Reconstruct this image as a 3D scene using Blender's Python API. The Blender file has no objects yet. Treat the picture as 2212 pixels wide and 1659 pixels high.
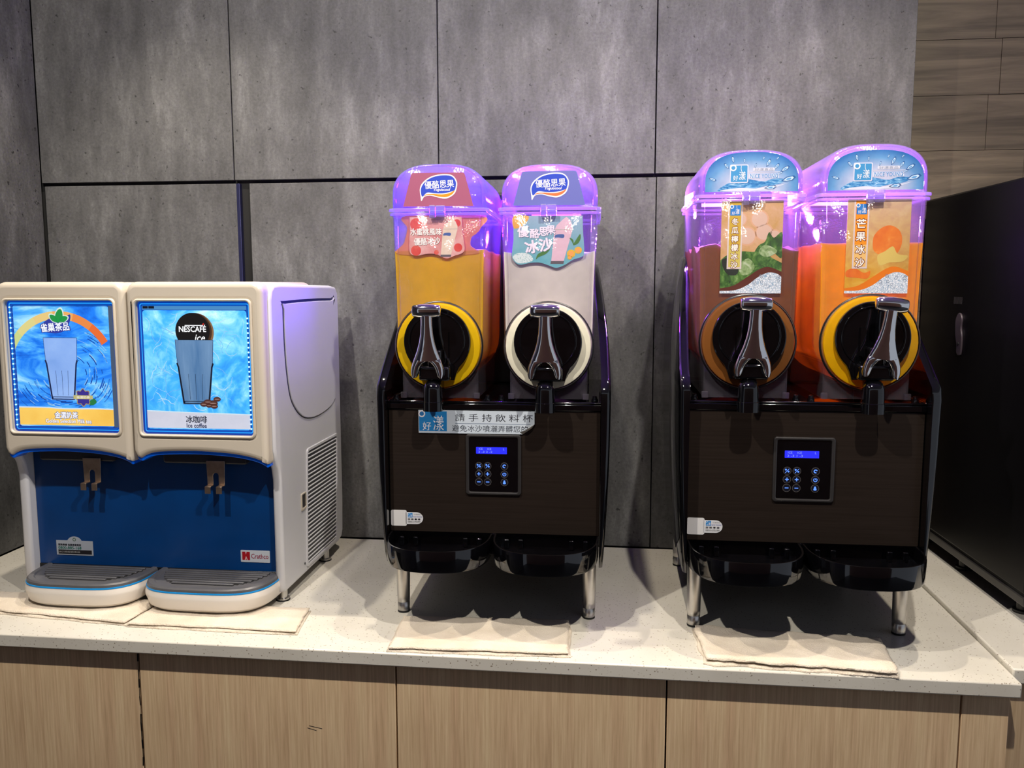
import bpy, bmesh, math, random
from mathutils import Vector, Matrix, noise
S = bpy.context.scene
C = S.collection
R = random.Random(7)
PI = math.pi

# ------------------------------------------------------------------ camera, world, lights, exposure
yaw, pitch, roll = 0.11529, 0.11579, -0.00115
fwd = Vector((-math.sin(yaw)*math.cos(pitch), math.cos(yaw)*math.cos(pitch), -math.sin(pitch)))
rt = Vector((math.cos(yaw), math.sin(yaw), 0)); up = rt.cross(fwd)
rr = math.cos(roll)*rt + math.sin(roll)*up; uu = -math.sin(roll)*rt + math.cos(roll)*up
cd = bpy.data.cameras.new('camera'); cam = bpy.data.objects.new('camera', cd); C.objects.link(cam)
cd.sensor_fit = 'HORIZONTAL'; cd.sensor_width = 36.0; cd.lens = 36.0*1850/2212; cd.clip_start = 0.05
M = Matrix((rr, uu, -fwd)).transposed().to_4x4(); M.translation = Vector((1.10791, -1.93564, 0.60213))
cam.matrix_world = M; S.camera = cam

w = bpy.data.worlds.new('world'); S.world = w; w.use_nodes = True
w.node_tree.nodes['Background'].inputs[0].default_value = (0.80, 0.86, 1.0, 1)
w.node_tree.nodes['Background'].inputs[1].default_value = 0.36
S.view_settings.view_transform = 'Standard'; S.view_settings.look = 'None'
S.view_settings.exposure = 0.30; S.view_settings.gamma = 1.0; S.view_settings.use_curve_mapping = False
S.cycles.max_bounces = 10; S.cycles.transparent_max_bounces = 24; S.cycles.sample_clamp_indirect = 4.0
S.cycles.use_denoising = True; S.cycles.caustics_reflective = False

def spot(loc, target, e, col, size=75, blend=.5, rad=.016):
    l = bpy.data.lights.new('spot_light', 'SPOT'); l.energy = e; l.color = col; l.spot_size = math.radians(size)
    l.spot_blend = blend; l.shadow_soft_size = rad
    o = bpy.data.objects.new('spot_light', l); C.objects.link(o); o.location = loc
    o.rotation_euler = (Vector(target)-Vector(loc)).to_track_quat('-Z', 'Y').to_euler()
WARM = (1.0, .89, .73); NEUT = (1.0, .93, .83)
SPOTS = [((.20, -.50, 1.68), (.2, -.50, 0), 40, WARM, 95), ((.95, -.50, 1.68), (.95, -.50, 0), 41, WARM, 95), ((1.68, -.50, 1.68), (1.65, -.50, 0), 41, WARM, 95),
         ((.42, -1.45, 1.68), (.5, -.2, .3), 70, NEUT, 100), ((1.42, -1.45, 1.68), (1.35, -.2, .3), 70, NEUT, 100)]
for a in SPOTS: spot(*a)

# ------------------------------------------------------------------ colour and material helpers
def lin(c): return tuple(((x/255)/12.92 if x/255 <= .04045 else ((x/255+.055)/1.055)**2.4) for x in c)
MATS = {}
def nt(name):
    m = bpy.data.materials.new(name); m.use_nodes = True; MATS[name] = m
    return m, m.node_tree, m.node_tree.nodes['Principled BSDF']
def ramp(t, fac, stops):
    r = t.nodes.new('ShaderNodeValToRGB'); e = r.color_ramp.elements
    while len(e) < len(stops): e.new(.5)
    for i, (p, c) in enumerate(stops):
        e[i].position = p; e[i].color = (*(c if isinstance(c, tuple) else (c, c, c)), 1)
    t.links.new(fac, r.inputs[0]); return r.outputs[0]
def coords(t, scale=(1, 1, 1), kind='Object', rot=(0, 0, 0)):
    tc = t.nodes.new('ShaderNodeTexCoord'); mp = t.nodes.new('ShaderNodeMapping')
    mp.inputs['Scale'].default_value = scale; mp.inputs['Rotation'].default_value = rot
    t.links.new(tc.outputs[kind], mp.inputs[0]); return mp.outputs[0]
def nz(t, vec, scale, detail=4, rough=.55, dist=0):
    n = t.nodes.new('ShaderNodeTexNoise'); n.inputs['Scale'].default_value = scale; n.inputs['Detail'].default_value = detail
    n.inputs['Roughness'].default_value = rough; n.inputs['Distortion'].default_value = dist
    t.links.new(vec, n.inputs['Vector']); return n.outputs['Fac']
def vor(t, vec, scale, feat='F1', out='Distance'):
    n = t.nodes.new('ShaderNodeTexVoronoi'); n.feature = feat; n.inputs['Scale'].default_value = scale
    t.links.new(vec, n.inputs['Vector']); return n.outputs[out]
def mixc(t, fac, a, b, mode='MIX'):
    m = t.nodes.new('ShaderNodeMix'); m.data_type = 'RGBA'; m.blend_type = mode
    for s, v in ((m.inputs[0], fac), (m.inputs[6], a), (m.inputs[7], b)):
        if isinstance(v, (int, float)): s.default_value = v
        elif isinstance(v, tuple): s.default_value = (*v, 1)
        else: t.links.new(v, s)
    return m.outputs[2]
def bump(t, b, h, strength=.2, dist=.002):
    n = t.nodes.new('ShaderNodeBump'); n.inputs['Strength'].default_value = strength; n.inputs['Distance'].default_value = dist
    t.links.new(h, n.inputs['Height']); t.links.new(n.outputs[0], b.inputs['Normal'])
def plain(name, rgb, rough=.5, metal=0, coat=0, grain=.06, gs=60, bmp=0, spec=.5):
    """principled with a slight procedural mottling"""
    m, t, b = nt(name); c = lin(rgb)
    f = nz(t, coords(t), gs, 3)
    lo = tuple(x*(1-grain) for x in c); hi = tuple(min(1, x*(1+grain)) for x in c)
    t.links.new(ramp(t, f, [(.3, lo), (.7, hi)]), b.inputs['Base Color'])
    b.inputs['Roughness'].default_value = rough; b.inputs['Metallic'].default_value = metal
    b.inputs['Coat Weight'].default_value = coat; b.inputs['Specular IOR Level'].default_value = spec
    if bmp: bump(t, b, f, bmp)
    return m
def glow(name, rgb, s=1.0, base=None):
    m, t, b = nt(name); c = lin(rgb)
    b.inputs['Base Color'].default_value = (*lin(base or (20, 20, 20)), 1); b.inputs['Roughness'].default_value = .25
    b.inputs['Emission Color'].default_value = (*c, 1); b.inputs['Emission Strength'].default_value = s
    return m
def flat(name, rgb, rough=.45):
    m, t, b = nt(name); b.inputs['Base Color'].default_value = (*lin(rgb), 1); b.inputs['Roughness'].default_value = rough
    return m
def ink(rgb):
    k = 'ink_%d_%d_%d' % rgb
    return MATS.get(k) or flat(k, rgb)
def lit(rgb, s=.8):
    k = 'lit_%d_%d_%d' % rgb
    return MATS.get(k) or glow(k, rgb, s)
def clear(name, tint, trans, rough=.12, diff=(.9, .9, .95), drops=0, through=.65):
    """clear moulded plastic: see-through, part milky so that it takes up the lamp inside, glossy on top"""
    m, t, b = nt(name); t.nodes.remove(b); o = t.nodes['Material Output']
    tr = t.nodes.new('ShaderNodeBsdfTransparent'); tr.inputs[0].default_value = (*tint, 1)
    d = t.nodes.new('ShaderNodeBsdfDiffuse'); d.inputs[0].default_value = (*diff, 1)
    tl = t.nodes.new('ShaderNodeBsdfTranslucent'); tl.inputs[0].default_value = (*diff, 1)
    g = t.nodes.new('ShaderNodeBsdfGlossy'); g.inputs['Roughness'].default_value = rough
    lw = t.nodes.new('ShaderNodeLayerWeight'); lw.inputs[0].default_value = .5      # facing term: the same from both sides of the sheet
    pw = t.nodes.new('ShaderNodeMath'); pw.operation = 'POWER'; pw.inputs[1].default_value = 4.5; t.links.new(lw.outputs['Facing'], pw.inputs[0])
    fr = t.nodes.new('ShaderNodeMath'); fr.operation = 'MULTIPLY_ADD'; fr.inputs[1].default_value = .55; fr.inputs[2].default_value = .03; t.links.new(pw.outputs[0], fr.inputs[0])
    m1 = t.nodes.new('ShaderNodeMixShader'); m1.inputs[0].default_value = through; t.links.new(d.outputs[0], m1.inputs[1]); t.links.new(tl.outputs[0], m1.inputs[2])
    m2 = t.nodes.new('ShaderNodeMixShader'); m2.inputs[0].default_value = trans; t.links.new(m1.outputs[0], m2.inputs[1]); t.links.new(tr.outputs[0], m2.inputs[2])
    m3 = t.nodes.new('ShaderNodeMixShader'); t.links.new(fr.outputs[0], m3.inputs[0]); t.links.new(m2.outputs[0], m3.inputs[1]); t.links.new(g.outputs[0], m3.inputs[2])
    if drops:
        f = vor(t, coords(t), drops); n = t.nodes.new('ShaderNodeBump'); n.inputs['Strength'].default_value = .25; n.inputs['Distance'].default_value = .001
        t.links.new(f, n.inputs['Height']); t.links.new(n.outputs[0], g.inputs['Normal']); t.links.new(n.outputs[0], d.inputs['Normal'])
    t.links.new(m3.outputs[0], o.inputs[0]); return m
def slush(name, rgb, trans=.45):
    m, t, b = nt(name); t.nodes.remove(b); o = t.nodes['Material Output']; c = lin(rgb)
    f = nz(t, coords(t, (1, 1, 1)), 45, 4)
    col = ramp(t, f, [(.3, tuple(x*.92 for x in c)), (.7, tuple(min(1, x*1.05) for x in c))])
    d = t.nodes.new('ShaderNodeBsdfDiffuse'); tl = t.nodes.new('ShaderNodeBsdfTranslucent'); t.links.new(col, d.inputs[0]); t.links.new(col, tl.inputs[0])
    m1 = t.nodes.new('ShaderNodeMixShader'); m1.inputs[0].default_value = trans; t.links.new(d.outputs[0], m1.inputs[1]); t.links.new(tl.outputs[0], m1.inputs[2])
    g = t.nodes.new('ShaderNodeBsdfGlossy'); g.inputs['Roughness'].default_value = .35
    m2 = t.nodes.new('ShaderNodeMixShader'); m2.inputs[0].default_value = .03; t.links.new(m1.outputs[0], m2.inputs[1]); t.links.new(g.outputs[0], m2.inputs[2])
    t.links.new(m2.outputs[0], o.inputs[0]); return m

# surfaces
def concrete(name, tint=1.0):
    m, t, b = nt(name); v = coords(t, (1, 1, .35)); v2 = coords(t)
    big = nz(t, v, 3.2, 6, .62, .4); mid = nz(t, v, 16, 8, .7); fine = nz(t, v2, 160, 4, .7)
    base = ramp(t, big, [(.25, (.055*tint, .055*tint, .057*tint)), (.55, (.098*tint, .098*tint, .099*tint)), (.8, (.172*tint, .172*tint, .169*tint))])
    c1 = mixc(t, .9, base, ramp(t, mid, [(.34, .28), (.52, .48), (.68, .82)]), 'OVERLAY')
    c2 = mixc(t, .6, c1, ramp(t, fine, [(.3, .3), (.5, .5), (.75, .75)]), 'OVERLAY')
    pits = ramp(t, nz(t, v2, 75, 3, .6), [(.30, 0.25), (.36, 1.0)])
    t.links.new(mixc(t, 1.0, c2, pits, 'MULTIPLY'), b.inputs['Base Color'])
    b.inputs['Roughness'].default_value = .62; bump(t, b, fine, .12); return m
concrete('concrete'); concrete('concrete_dark', .85)
def wood(name, dark, light, grain_scale, axis, rough=.55, wav=0):
    m, t, b = nt(name)
    sc = {'z': (1, 1, .03), 'x': (.06, 1, 1)}[axis]
    v = coords(t, sc); f = nz(t, v, grain_scale, 6, .65, wav); f2 = nz(t, coords(t, sc), grain_scale*.18, 3, .5, wav)
    a = ramp(t, f, [(.3, lin(dark)), (.68, lin(light))])
    t.links.new(mixc(t, .35, a, ramp(t, f2, [(.3, .35), (.7, .65)]), 'OVERLAY'), b.inputs['Base Color'])
    b.inputs['Roughness'].default_value = rough; bump(t, b, f, .15, .001); return m
wood('oak_laminate', (188, 158, 122), (224, 196, 158), 210, 'z', .5)
wood('grey_oak', (66, 58, 48), (112, 100, 84), 30, 'x', .6, 1.2)
m, t, b = nt('quartz'); v = coords(t)
f = nz(t, v, 5, 4); sp = vor(t, v, 150); sp2 = nz(t, v, 260, 2)
msk = ramp(t, nz(t, v, 34, 2), [(.36, 0.0), (.44, 1.0)])
base = ramp(t, f, [(.3, lin((198, 193, 181))), (.7, lin((212, 208, 197)))])
spk = mixc(t, ramp(t, sp, [(.13, 1.0), (.18, 0.0)]), base, lin((132, 120, 104)))
base = mixc(t, msk, base, spk)
t.links.new(mixc(t, ramp(t, sp2, [(.66, 0.0), (.72, .45)]), base, lin((150, 135, 115))), b.inputs['Base Color'])
b.inputs['Roughness'].default_value = .28
m, t, b = nt('terry'); v = coords(t); f = nz(t, v, 420, 3, .7); f2 = nz(t, v, 14, 4)
t.links.new(ramp(t, f2, [(.3, lin((212, 198, 178))), (.7, lin((232, 220, 202)))]), b.inputs['Base Color'])
b.inputs['Roughness'].default_value = 1; bump(t, b, f, .9, .003)
plain('white_plastic', (196, 186, 170), .28, gs=8, grain=.02)
plain('tray_white', (216, 210, 202), .28, gs=8, grain=.02)
plain('white_side', (200, 200, 204), .35, gs=8, grain=.02)
plain('blue_panel', (0, 50, 104), .3, gs=10, grain=.12)
plain('blue_leak', (0, 104, 255), .2)  # extra bright, imitates light that leaks from the screens
plain('blue_line', (20, 130, 200), .3)
plain('grey_tray', (80, 80, 83), .35)
plain('dark_grey', (38, 38, 42), .4)
plain('black_gloss', (5, 5, 7), .07, coat=.5, grain=.2)
plain('black_satin', (10, 10, 12), .3)
plain('black_side', (7, 6, 9), .38, spec=.22)
plain('black_matt', (7, 7, 8), .8)
plain('rubber', (14, 14, 14), .7)
plain('frame_grey', (44, 42, 42), .35)
plain('chrome', (225, 225, 225), .06, 1, grain=.01)
plain('steel', (196, 194, 190), .28, 1, grain=.05)
plain('worn_steel', (186, 164, 144), .38, 1, grain=.15)
plain('bluish_metal', (44, 46, 80), .4, .6)
m, t, b = nt('tinted_steel'); v = coords(t, (.02, 1, 1)); f = nz(t, v, 300, 3)
t.links.new(ramp(t, f, [(.3, lin((42, 35, 30))), (.7, lin((50, 42, 37)))]), b.inputs['Base Color'])
b.inputs['Roughness'].default_value = .24; b.inputs['Metallic'].default_value = .35
clear('lid_clear', (.95, .94, 1), .60, .1, (.30, .29, .36), 260)
clear('tank_clear', (.97, .96, 1), .94, .08, (.55, .53, .6), 320)
clear('apron_clear', (.80, .76, .84), .86, .06, (.5, .48, .55))
clear('rim_clear', (.9, .88, 1), .5, .08, (.45, .43, .52))
clear('film', (1, .75, .5), .45, .4, (.90, .42, .14), 0, .12)

# ------------------------------------------------------------------ geometry helpers
class MB:
    def __init__(s): s.v = []; s.f = []; s.m = []
    def add(s, vs, fs, mi=0):
        k = len(s.v); s.v += [tuple(p) for p in vs]; s.f += [tuple(i+k for i in f) for f in fs]; s.m += [mi]*len(fs); return s
    def box(s, x0, x1, y0, y1, z0, z1, mi=0):
        return s.add([(x, y, z) for z in (z0, z1) for y in (y0, y1) for x in (x0, x1)],
                     [(0, 2, 3, 1), (4, 5, 7, 6), (0, 1, 5, 4), (2, 6, 7, 3), (0, 4, 6, 2), (1, 3, 7, 5)], mi)
    def loft(s, rings, cap0=True, cap1=True, mi=0, closed=True):
        n = len(rings[0]); vs = [p for r in rings for p in r]; fs = []
        for i in range(len(rings)-1):
            for j in range(n if closed else n-1):
                k = (j+1) % n; fs.append((i*n+j, i*n+k, (i+1)*n+k, (i+1)*n+j))
        if cap0: fs.append(tuple(range(n-1, -1, -1)))
        if cap1: fs.append(tuple((len(rings)-1)*n+j for j in range(n)))
        return s.add(vs, fs, mi)
    def lathe(s, prof, c, axis='z', n=28, mi=0):
        rings = []
        for r, h in prof:
            q = []
            for k in range(n):
                a = 2*PI*k/n; x, y = r*math.cos(a), r*math.sin(a)
                q.append({'z': (c[0]+x, c[1]+y, c[2]+h), 'y': (c[0]+x, c[1]+h, c[2]+y), 'x': (c[0]+h, c[1]+x, c[2]+y)}[axis])
            rings.append(q)
        return s.loft(rings, True, True, mi)
    def torus(s, c, R0, r, axis='y', n=48, k=8, mi=0):
        vs = []; fs = []
        for i in range(n):
            a = 2*PI*i/n
            for j in range(k):
                q = 2*PI*j/k; d = R0+r*math.cos(q); h = r*math.sin(q)
                vs.append((c[0]+d*math.cos(a), c[1]+h, c[2]+d*math.sin(a)))
        for i in range(n):
            for j in range(k):
                fs.append((i*k+j, ((i+1) % n)*k+j, ((i+1) % n)*k+(j+1) % k, i*k+(j+1) % k))
        return s.add(vs, fs, mi)
    def plate(s, outs, y0, y1, bev=0, mi=0, plane='xz', seg=2):
        """outlines (outer, then holes) filled and given thickness; plane xz: normal along y; plane yz: normal along x"""
        vs, fs = fill(outs, abs(y1-y0)/2, bev, seg); m = (y0+y1)/2
        if plane == 'xz': vs = [(x, m-z, y) for x, y, z in vs]
        elif plane == 'yz': vs = [(m+z, x, y) for x, y, z in vs]
        else: vs = [(x, y, m+z) for x, y, z in vs]
        return s.add(vs, fs, mi)
    def obj(s, name, mats, parent=None, smooth=True, bevel=0, seg=2, solid=0, angle=35):
        me = bpy.data.meshes.new(name); me.from_pydata(s.v, [], s.f)
        for mt in (mats if isinstance(mats, (list, tuple)) else [mats]):
            me.materials.append(MATS[mt] if isinstance(mt, str) else mt)
        me.polygons.foreach_set('material_index', s.m)
        bm = bmesh.new(); bm.from_mesh(me); bmesh.ops.recalc_face_normals(bm, faces=bm.faces); bm.to_mesh(me); bm.free()
        o = bpy.data.objects.new(name, me); C.objects.link(o)
        if parent: o.parent = parent
        if smooth:
            me.polygons.foreach_set('use_smooth', [True]*len(me.polygons)); me.set_sharp_from_angle(angle=math.radians(angle))
        if solid:
            d = o.modifiers.new('solid', 'SOLIDIFY'); d.thickness = solid; d.offset = -1
        if bevel:
            d = o.modifiers.new('bevel', 'BEVEL'); d.width = bevel; d.segments = seg; d.limit_method = 'ANGLE'; d.angle_limit = math.radians(40)
        return o
def _tomesh(cu):
    o = bpy.data.objects.new('tmp', cu); C.objects.link(o)
    e = o.evaluated_get(bpy.context.evaluated_depsgraph_get()); me = e.to_mesh()
    r = ([tuple(v.co) for v in me.vertices], [tuple(p.vertices) for p in me.polygons])
    e.to_mesh_clear(); bpy.data.objects.remove(o); bpy.data.curves.remove(cu); return r
def fill(outs, half, bev=0, seg=2):
    cu = bpy.data.curves.new('tmp', 'CURVE'); cu.dimensions = '2D'; cu.fill_mode = 'BOTH'; cu.extrude = max(0, half-bev); cu.bevel_depth = bev; cu.bevel_resolution = seg-1
    cu.offset = -bev
    for o in outs:
        sp = cu.splines.new('POLY'); sp.points.add(len(o)-1); sp.use_cyclic_u = True
        for i, p in enumerate(o): sp.points[i].co = (p[0], p[1], 0, 1)
    return _tomesh(cu)
_TX = {}
def text_mesh(s, bold):
    k = (s, bold)
    if k not in _TX:
        cu = bpy.data.curves.new('tmp', 'FONT'); cu.body = s; cu.size = 1; cu.resolution_u = 2; cu.offset = bold
        _TX[k] = _tomesh(cu)
    return _TX[k]
def rrect(x0, x1, z0, z1, r, n=5):
    rs = r if isinstance(r, (tuple, list)) else (r,)*4      # corners: BR, TR, TL, BL
    out = []
    for (cx, cz, a0), q in zip(((x1, z0, -90), (x1, z1, 0), (x0, z1, 90), (x0, z0, 180)), rs):
        cx += -q if cx == x1 else q; cz += q if cz == z0 else -q
        for i in range(n+1):
            a = math.radians(a0+90*i/n); out.append((cx+q*math.cos(a), cz+q*math.sin(a)))
    return out
def circ(cx, cz, r, n=40, rz=None, a0=0, a1=360):
    full = a1-a0 == 360
    return [(cx+r*math.cos(math.radians(a0+(a1-a0)*i/n)), cz+(rz or r)*math.sin(math.radians(a0+(a1-a0)*i/n))) for i in range(n if full else n+1)]
def cr(P, n=6, closed=True):
    out = []; L = len(P)
    for i in range(L if closed else L-1):
        g = (lambda k: P[k % L]) if closed else (lambda k: P[min(max(k, 0), L-1)])
        p0, p1, p2, p3 = g(i-1), g(i), g(i+1), g(i+2)
        for k in range(n):
            u = k/n
            out.append(tuple(.5*(2*p1[d]+(p2[d]-p0[d])*u+(2*p0[d]-5*p1[d]+4*p2[d]-p3[d])*u*u+(3*p1[d]-p0[d]-3*p2[d]+p3[d])*u**3) for d in (0, 1)))
    if not closed: out.append(P[-1])
    return out
def shift(P, dx, dz, s=1): return [(x*s+dx, z*s+dz) for x, z in P]

class Print:
    """flat print: a thin backing and inks laid on it, facing -y"""
    def __init__(s, y, step=.00006): s.mb = MB(); s.y = y; s.mats = []; s.step = step
    def mi(s, m):
        m = MATS[m] if isinstance(m, str) else m
        if m not in s.mats: s.mats.append(m)
        return s.mats.index(m)
    def base(s, out, m, th=.0008, holes=()):
        s.mb.plate([out, *holes], s.y, s.y+th, 0, s.mi(m)); return s
    def poly(s, outs, m, layer=1):
        if not isinstance(outs[0], list): outs = [outs]
        vs, fs = fill(outs, 0); y = s.y-layer*s.step
        s.mb.add([(a, y, b) for a, b, c in vs], fs, s.mi(m)); return s
    def text(s, t, x, z, h, m, layer=2, align='C', bold=0.0, shear=0, rot=0, width=None):
        vs, fs = text_mesh(t, 0); x0 = min(v[0] for v in vs); x1 = max(v[0] for v in vs); z0 = min(v[1] for v in vs); z1 = max(v[1] for v in vs)
        k = h/(z1-z0); kx = width/(x1-x0) if width else k; ox = {'C': (x0+x1)/2, 'L': x0, 'R': x1}[align]; oz = (z0+z1)/2
        ca, sa = math.cos(rot), math.sin(rot); out = []
        for a, b, _ in vs:
            u, v = (a-ox)*kx, (b-oz)*k; u += shear*v
            out.append((x+u*ca-v*sa, s.y-layer*s.step, z+u*sa+v*ca))
        e = bold*h*.8      # heavier weight: the same letters printed again, shifted by a stroke's fraction
        for i, (du, dv) in enumerate(((0, 0), (e, 0), (-e, 0), (0, e), (0, -e), (e*.7, e*.7), (-e*.7, e*.7), (e*.7, -e*.7), (-e*.7, -e*.7)) if bold else ((0, 0),)):
            s.mb.add([(a+du, b-i*2e-6, c+dv) for a, b, c in out], fs, s.mi(m))
        return s
    def line(s, P, wd, m, layer=1):
        L = []; Q = []
        for i, (x, z) in enumerate(P):
            a = P[max(0, i-1)]; b = P[min(len(P)-1, i+1)]; dx, dz = b[0]-a[0], b[1]-a[1]; d = math.hypot(dx, dz) or 1
            L.append((x-dz/d*wd/2, z+dx/d*wd/2)); Q.append((x+dz/d*wd/2, z-dx/d*wd/2))
        return s.poly(L+Q[::-1], m, layer)
    def obj(s, name, parent): return s.mb.obj(name, s.mats, parent, smooth=False)

def thing(name, label, cat, loc=(0, 0, 0), rz=0, group=None, scale=1):
    o = bpy.data.objects.new(name, None); C.objects.link(o); o.location = loc; o.rotation_euler = (0, 0, rz); o.scale = (scale,)*3
    o.empty_display_size = .05; tag(o, label, cat, group); return o
def tag(o, label, cat, group=None):
    o['label'] = label; o['category'] = cat
    if group: o['group'] = group
    return o
def struct(o): o['kind'] = 'structure'; return o
def offmesh(mb, name, mats, parent, at, **k):
    """object whose origin sits at `at` (mesh given relative to it)"""
    o = mb.obj(name, mats, parent, **k); o.location = at; return o

# ------------------------------------------------------------------ the setting
XL, XR, ZF, ZC = -.243, 1.731, -.88, 1.72
struct(MB().box(-.6, 4.2, -4.5, .4, ZF-.05, ZF).obj('floor', 'dark_grey', smooth=False))
wb = struct(MB().box(XL-.2, XR-.002, .012, .172, ZF, ZC).obj('wall_back', 'black_matt', smooth=False))
xs = [XL+.001, .2377, .7184, 1.1988, XR]
for i in range(4):
    MB().box(xs[i]+.0012, xs[i+1]-(.0012 if i < 3 else 0), 0, .0119, .8425, ZC-.002).obj('panel', 'concrete', wb, bevel=.0008)
for a, b_, y in ((XL+.009, .2415, 0), (.2735, .737, 0), (.741, 1.2015, 0), (1.2035, XR, -.003)):
    MB().box(a, b_, y, .0119, .002, .8345).obj('panel', 'concrete_dark' if a > 1 else 'concrete', wb, bevel=.0008)
MB().box(.2417, .2500, -.001, .0119, .002, .8345).obj('edge_strip', 'bluish_metal', wb, bevel=.0008)
wl = struct(MB().box(XL-.2, XL-.012, -2.6, .012, ZF, ZC).obj('wall_left', 'black_matt', smooth=False))
MB().box(XL-.012, XL, -.95, .0, .002, ZC-.002).obj('panel', 'concrete', wl, bevel=.0008)
MB().box(XL-.012, XL, -2.6, -.953, ZF+.002, ZC-.002).obj('panel', 'concrete', wl, bevel=.0008)
wr = struct(MB().box(XR, 4.2, .172, .3, ZF, ZC).obj('wall_right', 'black_matt', smooth=False))
for r in range(12):
    z0 = .0525+(r-1)*.1215; x = XR+.002; first = True
    while x < 3.0:
        x1 = {8: 1.943, 10: 1.951}.get(r, 1.78+.31*((r*7) % 5)/5) if first else x+.62
        first = False
        if x1-x > .02:
            MB().box(x+.0006, x1-.0006, .16+R.uniform(0, .0012), .1719, max(z0, .012)+.0006, z0+.1209).obj('plank', 'grey_oak', wr, smooth=False)
        x = x1
plain('brown_reflector', (150, 112, 86), .7)
struct(MB().box(-.6, 3.4, -4.3, -4.2, ZF, ZC).obj('wall_reflector', 'brown_reflector', smooth=False))  # unseen wall added for brown reflections in the chrome and front panels
struct(MB().box(-.6, 4.2, -3.2, .4, ZC, ZC+.05).obj('ceiling', 'white_side', smooth=False))
# worktops and cabinets
o = MB().box(XL+.001, 1.7333, -.62, -.0035, -.0235, 0).obj('worktop', 'quartz', bevel=.0025, seg=2)
tag(o, 'long speckled pale quartz worktop carrying the three drink machines', 'counter')
o = MB().box(1.7345, 3.0, -.585, .158, -.0165, .008).obj('worktop', 'quartz', bevel=.0025, seg=2)
tag(o, 'short speckled quartz worktop beneath the tall black appliance', 'counter')
def cabinet(x0, x1, yf, label, tilt=0, zt=-.024):
    t = thing('base_cabinet', label, 'cabinet', ((x0+x1)/2, yf, ZF), group='oak cabinets under the worktops')
    h = zt-ZF; w2 = (x1-x0)/2
    MB().box(-w2+.0015, w2-.0015, .02, .55, .08, h).obj('carcass', 'black_matt', t, smooth=False)
    MB().box(-w2+.03, w2-.03, .06, .5, .0, .08).obj('plinth', 'black_satin', t, smooth=False)
    d = MB().box(-w2+.0014, w2-.0014, -.0, .018, .085, h-.0025).obj('door', 'oak_laminate', t, bevel=.0008)
    if tilt: d.rotation_euler = (0, tilt, 0); d.location = (-tilt*h, 0, 0)
cabinet(-.22, .301, -.60, 'light oak cabinet with a skewed chipped door edge, below the blue and white dispenser')
cabinet(.301, .757, -.60, 'light oak cabinet door with a small dark scratch, between the two left seams')
cabinet(.757, 1.204, -.60, 'light oak cabinet front below the drink machine with the paper notice')
cabinet(1.204, 1.655, -.60, 'light oak cabinet front below the slush machine with orange and brown tanks')
cabinet(1.655, 1.727, -.60, 'narrow oak filler cabinet front at the right end of the long worktop')
cabinet(1.729, 2.6, -.565, 'set back oak cabinet under the short worktop', zt=-.017)
# dark chipped edging on the first door seam, scratch on the second
cab = [o for o in bpy.data.objects if o.name.startswith('base_cabinet')]
mb = MB(); P = [(.258+.001+R.uniform(-.0007, .0007), ZF+.88-.03-i*.016) for i in range(14)]
for i in range(13):
    ww = .0004+.0012*R.random(); x, z = P[i]; x2, z2 = P[i+1]
    mb.add([(x-ww, -.0006, z), (x+ww, -.0006, z), (x2+ww, -.0006, z2), (x2-ww, -.0006, z2)], [(0, 1, 2, 3)])
e = mb.obj('worn_edging', 'black_satin', cab[0], smooth=False); e.location = (.0005, 0, .88)
mb = MB()
for (x, z, l) in ((.075, -.145, .023), (.072, -.149, .016)):
    mb.add([(x, -.0004, z), (x+l, -.0004, z-.004), (x+l, -.0004, z-.0048), (x, -.0004, z-.0009)], [(0, 1, 2, 3)])
e = mb.obj('scratch', 'dark_grey', cab[1], smooth=False); e.location = (0, 0, .88)

# ------------------------------------------------------------------ tall black appliance at the right
f = thing('refrigerator', 'tall glossy black appliance on short feet on the right worktop', 'appliance', (1.832, -.395, .008), math.radians(2))
MB().box(0, .58, 0, .53, .052, .782).obj('body', 'black_side', f, bevel=.004)
MB().box(.003, .577, .003, .527, .0465, .052).obj('groove', 'black_matt', f, smooth=False)
MB().box(0, .58, 0, .53, .030, .0465).obj('base_rail', 'frame_grey', f, bevel=.002)
MB().box(.004, .58, -.022, -.001, .052, .78).obj('door', 'black_gloss', f, bevel=.004)
for x in (.03, .55):
    for y in (.06, .30, .50):
        MB().lathe([(.011, .03), (.011, .006), (.017, .005), (.017, 0)], (x, y, 0)).obj('foot', 'black_satin', f)
mb = MB()
for k in range(7): mb.box(-.0008, .0, .315+k*.006, .3172+k*.006, .553, .567)
mb.obj('vent', 'frame_grey', f, smooth=False)  # row of thin grey bars on the side face
mb = MB().plate([cr([(.300, .485), (.306, .505), (.304, .525), (.318, .535), (.332, .52), (.330, .49), (.322, .47), (.320, .452), (.303, .450)], 4)], -.004, .0, .001, plane='yz')
g = mb.obj('hanging_tag', ink((62, 55, 59)), f)  # dull grey-pink shape raised on the side face, dark disc in it
MB().lathe([(.003, -.0055), (.003, -.002)], (0, .313, .472), 'x', 12).obj('hole', 'black_matt', g)

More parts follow.
